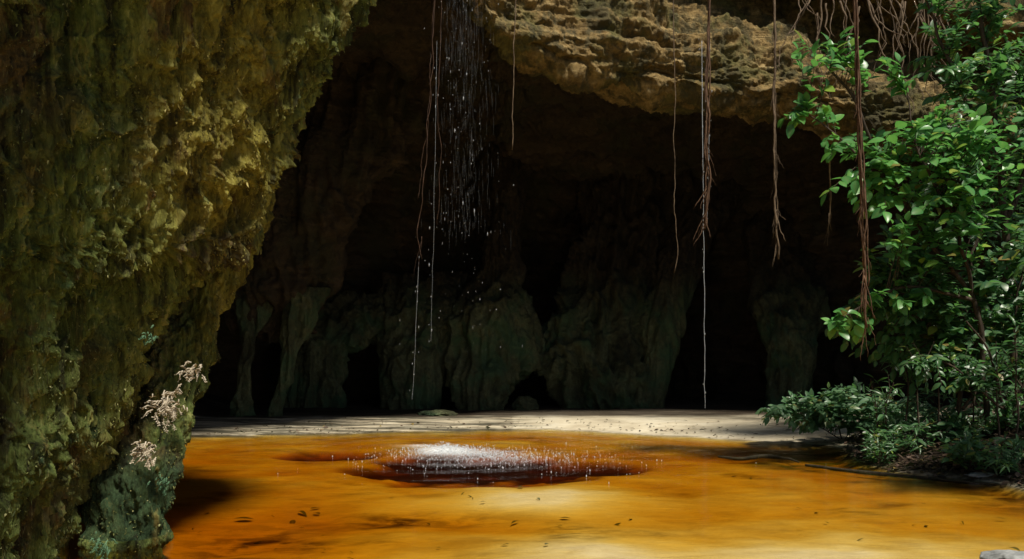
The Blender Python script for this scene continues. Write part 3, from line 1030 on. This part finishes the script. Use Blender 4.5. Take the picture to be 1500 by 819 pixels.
def shrub(name, label, cat, base, stems, regions, leaf, shape, mat, seed, per=8, rad=0.03, spread=0.6, group=None, flat=0.62, stem_mat="bark"):
    """stems: polylines of (px, py, d); regions: (px, py, rx, ry, d, depth spread, twigs)"""
    rng = random.Random(seed)
    bp = P(*base)
    bp.z = gz(bp.x, bp.y) - 0.03
    root = empty(name, bp, label, cat, group)
    nodes = []
    for i, st in enumerate(stems):
        pts = [np.array(P(*q)) for q in st]
        if i == 0 or len(st) > 2 and st[0][1] > 600:
            pts[0][2] = gz(pts[0][0], pts[0][1]) - 0.05
        c = catmull(np.array(pts), np.linspace(0, len(pts) - 1, 14 * len(pts)))
        c = c + np.column_stack([fbm(c * 1.5, 2, seed + i), fbm(c * 1.5 + 7, 2, seed + i), 0 * c[:, 0]]) * 0.07
        tb = Tubes()
        r0 = rad * (1.0 if i == 0 else 0.65)
        tb.add(c, np.linspace(r0, r0 * 0.28, len(c)), 7)
        under(link("trunk" if i == 0 else "branch", tb.mesh("stem"), M[stem_mat]), root)
        nodes.append(c)
    allp = np.concatenate(nodes)
    tw = Tubes()
    frames = []
    for (px, py, rx, ry, d, ds, n) in regions:
        for _ in range(n):
            a, r = rng.uniform(0, 2 * math.pi), math.sqrt(rng.random())
            tip = np.array(P(px + rx * r * math.cos(a), py + ry * r * math.sin(a), d + rng.uniform(-ds, ds)))
            k = np.argmin(np.linalg.norm((allp - tip) * np.array([1, 1, 0.8]) + np.array([0, 0, 0.25]), axis=1))
            o = allp[k]
            L = np.linalg.norm(tip - o)
            if L < 0.05:
                continue
            mid = (o + tip) / 2 + np.array([rng.gauss(0, .06), rng.gauss(0, .06), 0.16]) * min(L, 1.2)
            t = np.linspace(0, 1, 9)[:, None]
            c = (1 - t) ** 2 * o + 2 * t * (1 - t) * mid + t ** 2 * tip
            tw.add(c, np.linspace(min(0.012, 0.004 + L * 0.004), 0.003, 9), 4, False)
            span = min(0.85, spread / max(L, 0.3))
            m = max(3, int(per * rng.uniform(0.7, 1.3)))
            for q in range(m):
                s = 1 - span * q / m
                i = s * 8
                i0 = min(7, int(i))
                p = c[i0] + (c[i0 + 1] - c[i0]) * (i - i0)
                tg = c[i0 + 1] - c[i0]
                tg = tg / (np.linalg.norm(tg) + 1e-9)
                sd = np.cross(tg, [0, 0, 1.0]) * (1 if q % 2 else -1)
                od = tg * (1.0 if q == 0 else 0.45) + sd * (0.0 if q == 0 else 0.9)
                frames.append(leaf_frame(rng, p, od, leaf, flat))
    under(link("twigs", tw.mesh("twigs"), M[stem_mat], kind="stuff"), root)
    foliage(root, frames, shape, mat)
    return root


# bright broad-leaved tree leaning out over the pool
shrub("leaning_tree", "bright green broad-leaved tree leaning out in front of the ochre ledge", "tree", (1445, 665, 12.2),
      [[(1445, 665, 12.2), (1440, 540, 12.1), (1425, 440, 12.0), (1340, 320, 11.9), (1275, 205, 11.8), (1235, 120, 11.8), (1190, 80, 11.8)],
       [(1340, 320, 11.9), (1290, 270, 11.7), (1240, 210, 11.6), (1180, 165, 11.6)],
       [(1425, 440, 12.0), (1400, 330, 11.6), (1350, 230, 11.5), (1330, 150, 11.6)],
       [(1425, 440, 12.0), (1330, 420, 11.8), (1260, 450, 11.6), (1215, 475, 11.5)]],
      [(1215, 72, 62, 24, 11.7, .25, 11), (1275, 110, 50, 38, 11.8, .3, 9), (1185, 165, 55, 22, 11.6, .2, 8), (1255, 222, 58, 34, 11.6, .3, 14), (1262, 275, 58, 28, 11.5, .3, 12), (1300, 190, 50, 40, 11.9, .4, 8),
       (1350, 215, 60, 55, 11.5, .4, 26), (1410, 280, 80, 60, 11.4, .5, 34), (1450, 220, 60, 60, 11.3, .4, 20), (1400, 190, 60, 40, 11.5, .4, 14), (1330, 300, 60, 40, 11.6, .4, 18), (1380, 345, 70, 30, 11.6, .4, 16), (1235, 480, 40, 24, 11.5, .2, 7), (1300, 440, 60, 40, 11.7, .4, 8)],
      0.175, "round", "leaf_bright", 41, 10, 0.045)
shrub("dark_tree", "dark green leafy tree filling the upper right corner", "tree", (1490, 660, 13.6),
      [[(1490, 660, 13.6), (1475, 400, 13.4), (1462, 200, 13.2), (1440, 60, 13.0), (1425, -60, 12.9)],
       [(1465, 240, 13.2), (1420, 150, 12.9), (1380, 60, 12.8), (1350, -20, 12.8)], [(1470, 330, 13.3), (1530, 180, 13), (1560, 20, 12.9)]],
      [(1420, 40, 90, 70, 12.9, .6, 44), (1470, 140, 70, 80, 13.0, .6, 40), (1540, 100, 90, 140, 13, .8, 40), (1370, 100, 40, 50, 13, .4, 12), (1450, -60, 120, 50, 12.9, .8, 26), (1470, 270, 70, 70, 13.2, .6, 26)],
      0.17, "oval", "leaf_mid", 42, 15, 0.07)
shrub("broad_shrub", "dark leafy shrub in the middle of the thicket with a reddish stem", "shrub", (1400, 660, 12.7),
      [[(1400, 660, 12.7), (1410, 560, 12.6), (1436, 470, 12.5), (1420, 380, 12.4), (1390, 320, 12.3)],
       [(1410, 560, 12.6), (1350, 470, 12.4), (1300, 410, 12.3)], [(1410, 600, 12.6), (1480, 480, 12.5), (1500, 380, 12.4)]],
      [(1345, 420, 75, 55, 12.3, .5, 34), (1420, 370, 80, 60, 12.2, .5, 34), (1420, 480, 90, 55, 12.4, .5, 34), (1310, 500, 60, 40, 12.5, .5, 18), (1490, 420, 60, 100, 12.4, .6, 34), (1300, 400, 40, 50, 12.4, .4, 12), (1250, 470, 40, 36, 12.3, .3, 10)],
      0.165, "round", "leaf_dark", 43, 15, 0.04)
shrub("hanging_shrub", "straggly shrub with small pale-edged leaves low at the right edge", "shrub", (1475, 668, 11.8),
      [[(1475, 668, 11.8), (1468, 600, 11.7), (1450, 520, 11.6), (1420, 470, 11.6)], [(1472, 630, 11.7), (1510, 540, 11.7), (1530, 470, 11.7)], [(1470, 600, 11.7), (1400, 540, 11.8), (1350, 520, 11.8)]],
      [(1440, 540, 80, 55, 11.7, .4, 30), (1500, 560, 60, 60, 11.8, .4, 20), (1360, 545, 60, 35, 11.9, .4, 14)],
      0.13, "oval", "leaf_dark", 44, 14, 0.03)
shrub("low_shrub", "low blue-green shrub at the edge of the pale sand", "shrub", (1235, 632, 14.6),
      [[(1235, 632, 14.6), (1225, 610, 14.5), (1200, 590, 14.5)], [(1235, 630, 14.6), (1260, 605, 14.5), (1280, 585, 14.5)], [(1235, 630, 14.6), (1180, 612, 14.4), (1150, 600, 14.4)], [(1235, 630, 14.6), (1300, 615, 14.4), (1330, 600, 14.4)]],
      [(1185, 600, 58, 26, 14.2, .35, 80), (1245, 594, 64, 32, 14.2, .4, 100), (1315, 604, 60, 28, 14.1, .4, 60), (1138, 604, 26, 10, 14.3, .2, 14)],
      0.15, "oval", "leaf_blue", 45, 9, 0.014, 0.35)
shrub("low_shrub", "grey-green shrub growing between thin stems behind the leaf litter", "shrub", (1390, 640, 13.4),
      [[(1390, 640, 13.4), (1380, 605, 13.3), (1360, 580, 13.3)], [(1390, 640, 13.4), (1420, 600, 13.3), (1440, 580, 13.3)]],
      [(1370, 596, 60, 28, 13.2, .4, 30), (1440, 600, 60, 28, 13.2, .4, 26), (1500, 600, 40, 40, 13.2, .4, 16)],
      0.15, "narrow", "leaf_blue", 46, 9, 0.014, 0.35)
shrub("small_shrub", "small green shrub at the right edge just above the leaf litter", "shrub", (1492, 672, 10.6),
      [[(1492, 680, 10.6), (1490, 660, 10.6), (1482, 648, 10.5)], [(1492, 680, 10.6), (1510, 655, 10.6), (1520, 645, 10.6)]],
      [(1490, 662, 28, 14, 10.5, .2, 16)], 0.11, "oval", "leaf_blue", 47, 7, 0.01, 0.25)
shrub("bank_shade_tree", "dark leafy tree added at the right edge to shade the bank, mostly out of frame", "tree", (1830, 720, 9.6),  # crown added beyond the frame edge to cast shade on the bank
      [[(1830, 720, 9.6), (1820, 480, 9.5), (1790, 300, 9.4), (1760, 200, 9.3)], [(1820, 480, 9.5), (1700, 390, 9.3), (1580, 350, 9.3)], [(1820, 420, 9.5), (1900, 300, 9.2), (2000, 250, 9.2)]],
      [(1590, 370, 110, 90, 9.4, .9, 50), (1760, 280, 150, 110, 9.3, 1.2, 70), (1900, 330, 150, 140, 9.2, 1.2, 60), (1680, 440, 120, 70, 9.3, .9, 40)],
      0.17, "oval", "leaf_dark", 49, 13, 0.07)
shrub("backdrop_tree", "large shaded tree behind the thicket against the cliff", "tree", (1560, 640, 15.2),
      [[(1560, 640, 15.2), (1540, 400, 15), (1500, 200, 14.9), (1470, 50, 14.8)], [(1545, 450, 15), (1450, 330, 14.8), (1380, 260, 14.7)], [(1540, 420, 15), (1400, 480, 14.7), (1330, 500, 14.6)], [(1540, 300, 15), (1620, 150, 14.8), (1680, 50, 14.8)]],
      [(1400, 300, 110, 110, 14.6, .6, 60), (1480, 180, 110, 120, 14.7, .6, 60), (1400, 500, 110, 80, 14.5, .6, 50), (1580, 300, 120, 250, 14.8, .8, 70), (1500, 450, 80, 120, 14.6, .6, 40)],
      0.21, "oval", "leaf_dark", 48, 13, 0.09)
# dark seedlings and ferns growing through the litter on the bank
for i, (px, py, d, w, lab) in enumerate([(1300, 652, 12.3, 40, "dark bushy undergrowth just right of the low blue-green shrub"), (1345, 660, 11.9, 40, "dark undergrowth behind the pale fallen leaves"),
                                         (1400, 655, 12.2, 45, "low dark undergrowth below the broad shrub"), (1450, 652, 12.0, 45, "low undergrowth behind the flat pale stone"),
                                         (1500, 645, 12.2, 45, "low undergrowth cut by the right edge behind the small green shrub"),
                                         (1290, 676, 11.6, 26, "small dark plants at the waterline left of the pale fallen leaves"), (1420, 686, 10.6, 40, "dark plants close to the water below the broad shrub"),
                                         (1470, 690, 10.3, 36, "dark plants close to the water just left of the small green shrub")]):
    shrub("undergrowth_plant", lab, "undergrowth", (px, py, d), [[(px, py, d), (px - 6, py - 20, d), (px - 14, py - 40, d)], [(px, py, d), (px + 12, py - 18, d), (px + 22, py - 36, d)]],
          [(px, py - 26, w, 24, d - 0.1, .45, 34)], 0.12, ("oval", "narrow")[i % 2], "leaf_dark", 360 + i, 9, 0.012, 0.3, "undergrowth on the bank")
# thin saplings in the undergrowth
SAP = [(1283, 655, 12.2, 555, "leftmost thin sapling rising through the low blue-green shrub"), (1298, 660, 12.0, 560, "thin sapling second from the left in the undergrowth"),
       (1322, 650, 12.6, 520, "thin straight sapling left of the reddish stem"), (1350, 662, 12.0, 500, "thin dark sapling just right of the low blue-green shrub"),
       (1378, 655, 12.5, 470, "tall thin sapling in the middle of the dark undergrowth"), (1428, 660, 12.1, 520, "thin sapling in front of the reddish stem"),
       (1462, 662, 11.5, 500, "thin sapling second from the right edge"), (1488, 664, 11.3, 480, "rightmost thin sapling by the right edge")]
for i, (px, py, d, top, lab) in enumerate(SAP):
    rng = random.Random(300 + i)
    shrub("sapling", lab, "sapling", (px, py, d), [[(px, py, d), (px + rng.uniform(-6, 8), (py + top) / 2, d), (px + rng.uniform(-14, 16), top, d)]],
          [(px + 4, top + 22, 30, 36, d, .25, 5)], 0.16, "narrow", "leaf_dark", 310 + i, 6, 0.016, 0.4, "thin saplings in the undergrowth")

# ------------------------------------------------------------------ hanging roots
def hanging_root(label, px0, px1, y0, y1, d, r, strands, seed, mat, fray=0, amp=0.10, tipdx=0.0, group="hanging aerial roots"):
    a, b = P(px0, y0, d), P(px1, y1, d)
    root = empty("hanging_root", a, label, "hanging root", group)
    rng = random.Random(seed)
    n = max(24, int((a.z - b.z) * 9))
    for s in range(strands):
        off = Vector((rng.uniform(-1, 1) * r * 1.6, rng.uniform(-1, 1) * r * 1.6, 0)) if s else Vector((0, 0, 0))
        end = b + off + Vector((0, 0, rng.random() * 0.25 * (a.z - b.z) if s else 0))
        pts = wander(a + off * 0.6, end, n, amp, seed * 13 + (s if s < 2 else s * 3))
        rr = r * (1 if s == 0 else rng.uniform(0.4, 0.75))
        tt = np.linspace(0, 1, n)
        q = np.column_stack([tt * 30, np.full(n, s * 3.3), np.zeros(n)])
        rad = rr * (1 - 0.25 * tt) * (1 + 0.35 * pnoise(q, seed))
        tb = Tubes()
        tb.add(pts, rad, 6)
        under(link("strand", tb.mesh("strand"), M[mat]), root)
    hair = Tubes()
    for k in range(int(5 * (a.z - b.z)) if r > 0.011 else 0):
        t0 = rng.uniform(0.1, 1.0) ** 0.7
        p0 = np.array(a + (b - a) * t0) + np.array([rng.gauss(0, r), rng.gauss(0, r), 0])
        hair.add(wander(p0, p0 + np.array([rng.gauss(0, .07), rng.gauss(0, .06), -rng.uniform(.08, .45)]), 7, 0.06, seed + k, 6), np.linspace(0.005, 0.002, 7), 4, False)
    if hair.n:
        under(link("root_hairs", hair.mesh("root_hairs"), M[mat], kind="stuff"), root)
    for k in range(fray):
        t0 = rng.uniform(0.80, 0.99)
        p0 = np.array(a + (b - a) * t0)
        L = rng.uniform(0.25, 0.6)
        p1 = p0 + np.array([tipdx * rng.uniform(.3, 1.2) + rng.gauss(0, .07), rng.gauss(0, .08), -L])
        tb = Tubes()
        tb.add(wander(p0, p1, 9, 0.06, seed + 50 + k, 5), np.linspace(r * 0.6, r * 0.18, 9), 5)
        under(link("rootlet", tb.mesh("rootlet"), M[mat]), root)


hanging_root("thickest reddish hanging root, in front of the leaning tree", 1250, 1268, -60, 480, 10.9, 0.018, 7, 1, "root", 7, 0.08)
hanging_root("straight brown hanging root ending in a forked tip, left of the green leaves", 1133, 1138, -60, 380, 16.0, 0.024, 2, 2, "root_grey", 4, 0.12, -0.05)
hanging_root("dark frayed root bundle hanging beside the bright water thread", 1040, 1034, -60, 335, 16.2, 0.022, 4, 3, "root", 8, 0.12, -0.25)
hanging_root("thin dark root hanging just left of the frayed root bundle", 986, 990, -60, 400, 16.2, 0.009, 1, 4, "root_grey", 0, 0.10)
hanging_root("reddish pair of roots left of the falling water", 640, 616, -60, 380, 13.3, 0.008, 2, 5, "root_dark", 2, 0.16)
hanging_root("thin root hanging close beside the falling water", 648, 640, -60, 330, 13.4, 0.006, 1, 6, "root_dark", 0, 0.10)
hanging_root("hair-thin root alone between the falling water and the ledge", 756, 752, -60, 220, 15.0, 0.010, 1, 7, "root_grey", 0, 0.08)
hanging_root("short thin root dangling under the leaves by the thickest root", 1216, 1214, 235, 330, 11.8, 0.012, 1, 8, "root_grey", 1, 0.06)
# tangled fringe of thin roots above the ledge
fr_root = empty("root_fringe", P(1270, 20, 15.5), "tangled fringe of thin brown roots over the ledge by the upper leaves", "root tangle")
rng = random.Random(77)
for k in range(46):
    x0 = rng.uniform(1170, 1400)
    y0 = rng.uniform(-60, 20)
    d0 = rng.uniform(14.8, 15.9)
    a, b = P(x0, y0, d0), P(x0 + rng.gauss(0, 26), y0 + rng.uniform(50, 150) + (x0 - 1170) * 0.15, d0 - rng.uniform(0, .3))
    tb = Tubes()
    tb.add(wander(a, b, 16, 0.45, 700 + k, 1.6), np.linspace(rng.uniform(0.010, 0.022), 0.006, 16), 5)
    under(link("strand", tb.mesh("strand"), M["root_grey"]), fr_root)

# ------------------------------------------------------------------ falling water, threads, splash
OCT_V = np.array([(1, 0, 0), (-1, 0, 0), (0, 1, 0), (0, -1, 0), (0, 0, 1.0), (0, 0, -1.0)])
OCT_F = np.array([(0, 2, 4), (2, 1, 4), (1, 3, 4), (3, 0, 4), (2, 0, 5), (1, 2, 5), (3, 1, 5), (0, 3, 5)])


def drops(name, pos, rx, rz, mat, **kw):
    pos, rx, rz = np.asarray(pos), np.asarray(rx), np.asarray(rz)
    sc = np.stack([rx, rx, rz], 1)[:, None, :]
    v = (pos[:, None, :] + OCT_V[None] * sc).reshape(-1, 3)
    f = (OCT_F[None] + (np.arange(len(pos)) * 6)[:, None, None]).reshape(-1, 3)
    return link(name, mesh_np(name, v, f), M[mat], **kw)


rs = np.random.default_rng(9)
n = 300
t = rs.random(n) ** 1.6
py = -80 + t * 600
px = 682 + rs.normal(size=n) * (16 + 20 * t) - t * 8
d = 13.3 + rs.normal(size=n) * 0.35
big = rs.random(n) ** 4
pos = np.array([tuple(P(a, b, c)) for a, b, c in zip(px, py, d)])
wf = drops("falling_water", pos, 0.0020 + 0.008 * big, 0.004 + 0.011 * big + 0.03 * (rs.random(n) > 0.75) * rs.random(n), "drop",
           kind="stuff", label="thin veil of falling drops in front of the dark cave", cat="waterfall")


tb = Tubes()
for k in range(1000):
    t0 = rs.random() ** 2.4
    x0 = 680 + rs.normal() * (14 + 10 * t0)
    a = P(x0, -90 + t0 * 430, 13.3 + rs.normal() * 0.3)
    L = rs.uniform(0.04, 0.34)
    tb.add([a, a + Vector((0.004, 0, -L * .5)), a + Vector((0.0, 0, -L))], [0.0003, 0.0009, 0.0004], 3, False)
o = link("strands", tb.mesh("strands"), M["veil"], parent=wf, kind="stuff")


def water_thread(label, px0, px1, y0, y1, d, r, seed, beads):
    a, b = np.array(P(px0, y0, d)), np.array(P(px1, y1, d))
    m = max(20, int((a[2] - b[2]) * 14))
    rr = np.random.default_rng(seed)
    pts = wander(a, b, m, 0.03, seed)
    tt = np.linspace(0, 1, m)
    rad = r * (0.7 + 0.3 * rr.random(m)) * (1 - 0.35 * tt)
    tb = Tubes()
    tb.add(pts, rad, 5)
    o = link("water_thread", tb.mesh("water_thread"), M["drop"], label=label, cat="water thread", group="threads of dripping water")
    k = rr.integers(0, m, beads)
    bp = pts[k] + rr.normal(size=(beads, 3)) * np.array([0.035, 0.03, 0.05])
    drops("drops", bp, 0.004 + 0.007 * rr.random(beads) ** 2, 0.008 + 0.025 * rr.random(beads), "drop", parent=o, kind="stuff")


water_thread("bright water thread falling past the frayed root onto the sand", 1028, 1033, 60, 598, 16.6, 0.008, 31, 22)
water_thread("faint water thread running down right of the bright thread's top", 1040, 1036, 60, 330, 16.5, 0.007, 32, 20)
water_thread("water thread dripping from the reddish pair of roots", 614, 604, 375, 585, 13.6, 0.0025, 33, 10)
water_thread("faint water thread falling close beside the falling drops", 640, 632, 60, 500, 13.7, 0.002, 34, 10)
# splash: foam sheet with thickness, then thrown drops
fx, fy = np.linspace(-2.5, 1.6, 90), np.linspace(11.6, 14.8, 80)
X, Y = np.meshgrid(fx, fy)
x, y = X.ravel(), Y.ravel()
cx0, cy0 = -1.08, 13.2
fo = 1.6 * np.exp(-((x - cx0) / 0.36) ** 2 - ((y - cy0) / 0.45) ** 2) + 0.60 * np.exp(-((x - cx0 + 0.45) / 0.45) ** 2 - ((y - cy0 - 0.7) / 0.28) ** 2) + 0.55 * np.exp(-((x - cx0 - 0.55) / 0.75) ** 2 - ((y - cy0 + 0.35) / 0.5) ** 2)
fo = np.clip(fo * (0.8 + 0.5 * fbm(np.column_stack([x * 3, y * 3, 0 * x]), 4, 77)), 0, 1)
z = 0.018 + 0.045 * fo ** 2 * (1 + 0.6 * fbm(np.column_stack([x * 7, y * 7, 0 * x]), 3, 78))
me = mesh_np("splash", np.column_stack([x, y, z]), grid_faces(80, 90))
attr(me, "foam", smooth(0.05, 0.9, fo))
sp = link("splash", me, M["foam"], kind="stuff", label="white splash where the falling water hits the pool", cat="splash")
n = 4200
rad = np.abs(rs.normal(size=n)) ** 1.1
ang = rs.random(n) * 2 * math.pi
far = rs.random(n) ** 2.0
dx = cx0 + far * 1.25 + rad * np.cos(ang) * (0.35 + 0.75 * far)
dy = cy0 - far * 1.3 + rad * np.sin(ang) * (0.35 + 0.5 * far)
hgt = rs.random(n) ** 2.5 * (0.15 - 0.10 * far) * np.exp(-rad * 0.6)
sz = 0.003 + 0.007 * rs.random(n) ** 2
drops("thrown_drops", np.column_stack([dx, dy, 0.015 + hgt]), sz, sz + 0.014 * rs.random(n) ** 3, "spray", parent=sp, kind="stuff")

# ------------------------------------------------------------------ litter, debris, stones
def ground_leaf(name, x, y, s, yaw, shape, mat, lift=0.01, tilt=0.15, **kw):
    me = leaf_meshes(shape, mat)
    o = link(name, me[int(abs(x * 77 + y * 31)) % len(me)], **kw)
    z = gz(x, y)
    o.matrix_world = Matrix.Translation((x, y, z + lift)) @ Matrix.Rotation(yaw, 4, 'Z') @ Matrix.Rotation(tilt, 4, 'X') @ Matrix.Scale(s, 4)
    return o


rng = random.Random(5)
frames = []
for _ in range(5200):
    y = rng.uniform(8.6, 15.5)
    x = np.interp(y, BANK[:, 0], BANK[:, 1]) + abs(rng.gauss(0, 1.6)) - 0.05
    if x > 11:
        continue
    frames.append((x, y))
xs, ys = np.array([a for a, b in frames]), np.array([b for a, b in frames])
zs = ground_fields(xs, ys)[0]
vs, fs, rr, n = [], [], [], 0
for x, y, z in zip(xs, ys, zs):
    if z < -0.01:
        continue
    v, f, rib = LEAF_ARR["oval"][rng.randrange(3)]
    a = rng.uniform(0, 6.28)
    s = rng.uniform(0.04, 0.115)
    ay = np.array([math.cos(a), math.sin(a), rng.gauss(0, .3)])
    az = np.array([rng.gauss(0, .35), rng.gauss(0, .35), 1.0])
    ax = np.cross(ay, az)
    vs.append(np.array([x, y, max(z, 0.0) + rng.uniform(0.0, 0.05)]) + s * (v[:, :1] * ax + v[:, 1:2] * ay + v[:, 2:] * az))
    fs.append(f + n)
    rr.append(np.full(len(v), rng.random()))
    n += len(v)
me = mesh_np("leaf_litter", np.concatenate(vs), np.concatenate(fs))
attr(me, "leafrand", np.concatenate(rr))
link("leaf_litter", me, M["leaf_dead"], kind="stuff", label="brown leaf litter covering the dark bank under the thicket", cat="leaf litter")

vs, fs, rr, n = [], [], [], 0
for _ in range(420):
    x = rng.uniform(-5.8, 5.6)
    y = np.interp(x, SHORE[:, 0], SHORE[:, 1]) + abs(rng.gauss(0, 1.0)) - 0.2
    z = gz(x, y)
    if z < 0.003 or y > 19:
        continue
    v, f, rib = LEAF_ARR[rng.choice(["oval", "narrow"])][rng.randrange(3)]
    a, s = rng.uniform(0, 6.28), rng.uniform(0.03, 0.11)
    ay = np.array([math.cos(a), math.sin(a), rng.gauss(0, .2)])
    az = np.array([rng.gauss(0, .3), rng.gauss(0, .3), 1.0])
    vs.append(np.array([x, y, z + 0.02]) + s * (v[:, :1] * np.cross(ay, az) + v[:, 1:2] * ay + v[:, 2:] * az))
    fs.append(f + n)
    rr.append(np.full(len(v), rng.random()))
    n += len(v)
me = mesh_np("shore_litter", np.concatenate(vs), np.concatenate(fs))
attr(me, "leafrand", np.concatenate(rr))
link("shore_litter", me, M["leaf_dead"], kind="stuff", label="small scraps of dead leaf strewn over the pale far sand", cat="leaf litter")

SUNK = [(300, 736, 0.13), (372, 741, 0.16), (437, 733, 0.17), (455, 731, 0.12), (385, 768, 0.15), (430, 742, 0.10), (345, 800, 0.08), (468, 737, 0.10), (760, 752, 0.12), (820, 750, 0.09), (1200, 741, 0.10), (910, 756, 0.09),
        (685, 722, 0.09), (760, 712, 0.10), (1475, 752, 0.09), (1478, 797, 0.09), (508, 797, 0.07), (1080, 690, 0.10), (1100, 693, 0.08)]
rng = random.Random(91)
for _ in range(34):
    SUNK.append((rng.choice([rng.gauss(390, 90), rng.uniform(260, 1480)]), rng.uniform(712, 812), rng.uniform(0.03, 0.07)))
for i, (px, py, s) in enumerate(SUNK):
    d = EYE * F / (py - HY)
    p = P(px, py, d)
    ground_leaf("sunken_leaf", p.x, p.y, s * 1.2, i * 1.9, ("narrow", "oval")[i % 2], "leaf_dead", 0.02, 0.25 * math.sin(i), label="small dark dead leaf lying on the amber sand bed", cat="dead leaf", group="dead leaves on the pool bed")
# pale fallen leaves on the bank
for px, py, s, yaw, lab, mt in ((1362, 672, 0.30, 2.2, "largest pale fallen leaf at the water's edge", "pale"), (1378, 690, 0.22, -0.6, "pale pointed leaf lying below the largest fallen leaf", "pale"),
                                (1345, 664, 0.18, 1.0, "small pink-white leaf stuck upright at the water's edge", "pale"), (1310, 672, 0.2, 0.4, "flat grey fallen leaf at the water's edge left of the pale leaves", "stone")):
    d = EYE * F / (py - HY) * 0.985
    p = P(px, py, d)
    m = leaf_arrays((0.5, 0.4, 0.25))
    me = mesh_np("fallen_leaf", m[0], m[1])
    o = link("fallen_leaf", me, M[mt], label=lab, cat="fallen leaf")
    o.matrix_world = Matrix.Translation((p.x, p.y, max(gz(p.x, p.y), 0) + 0.08)) @ Matrix.Rotation(yaw, 4, 'Z') @ Matrix.Rotation(-0.5, 4, 'X') @ Matrix.Scale(s, 4)


def stone(name, label, px, py, d, sx, sy, sz, seed, mat="stone", cat="stone"):
    nt, nr = 60, 90
    th = np.linspace(0.02, math.pi - 0.02, nt)
    ph = np.arange(nr) / nr * 2 * math.pi
    s = np.stack([np.sin(th)[:, None] * np.cos(ph), np.sin(th)[:, None] * np.sin(ph), np.cos(th)[:, None] * np.ones(nr)], -1)
    p = s.reshape(-1, 3)
    r = 1 + 0.35 * fbm(p * 1.3 + seed, 3, seed) + 0.16 * (0.5 - worley(p * 2.4 + seed, seed + 1)) + 0.05 * fbm(p * 7, 3, seed + 2)
    v = p * r[:, None] * np.array([sx, sy, sz])
    o = link(name, mesh_np(name, v, grid_faces(nt, nr, True)), M[mat], label=label, cat=cat)
    q = P(px, py, d)
    o.location = (q.x, q.y, max(gz(q.x, q.y), -0.05) + sz * 0.2)
    return o


stone("stone", "grey wet rock cut off by the bottom right corner", 1492, 826, 6.2, 0.27, 0.16, 0.09, 3)
stone("stone", "flat pale stone on the bank near the right edge", 1440, 694, 10.3, 0.20, 0.08, 0.03, 8)
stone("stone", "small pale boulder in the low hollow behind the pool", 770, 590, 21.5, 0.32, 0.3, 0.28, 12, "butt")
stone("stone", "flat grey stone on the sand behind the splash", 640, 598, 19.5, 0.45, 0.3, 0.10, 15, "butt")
# sunken branch and the algae-covered log by the bank


def log(name, label, pts, r, mat):
    p = [P(a, b, EYE * F / (b - HY)) for a, b in pts]
    c = catmull(np.array([tuple(q) for q in p]), np.linspace(0, len(p) - 1, 40))
    c[:, 2] = -0.012 + 0.02 * fbm(c * 1.5, 3, 5) + r * 0.1
    tb = Tubes()
    tb.add(c, r * (1 - 0.6 * np.abs(np.linspace(-0.6, 1, 40))) * (1 + 0.3 * fbm(c * 5, 2, 8)), 8)
    link(name, tb.mesh(name), M[mat], label=label, cat="branch")


log("sunken_branch", "dark wet branch lying in the shallow water right of the deep hole", [(1052, 668), (1085, 671), (1120, 667), (1150, 671), (1170, 676)], 0.03, "log")
log("sunken_branch", "long dark branch along the waterline of the bank", [(1180, 680), (1260, 690), (1330, 697), (1420, 706), (1500, 711)], 0.028, "log")
log("sunken_branch", "thin pale stick lying on the leaf litter at the right edge", [(1395, 692), (1440, 690), (1500, 699)], 0.022, "root_grey")
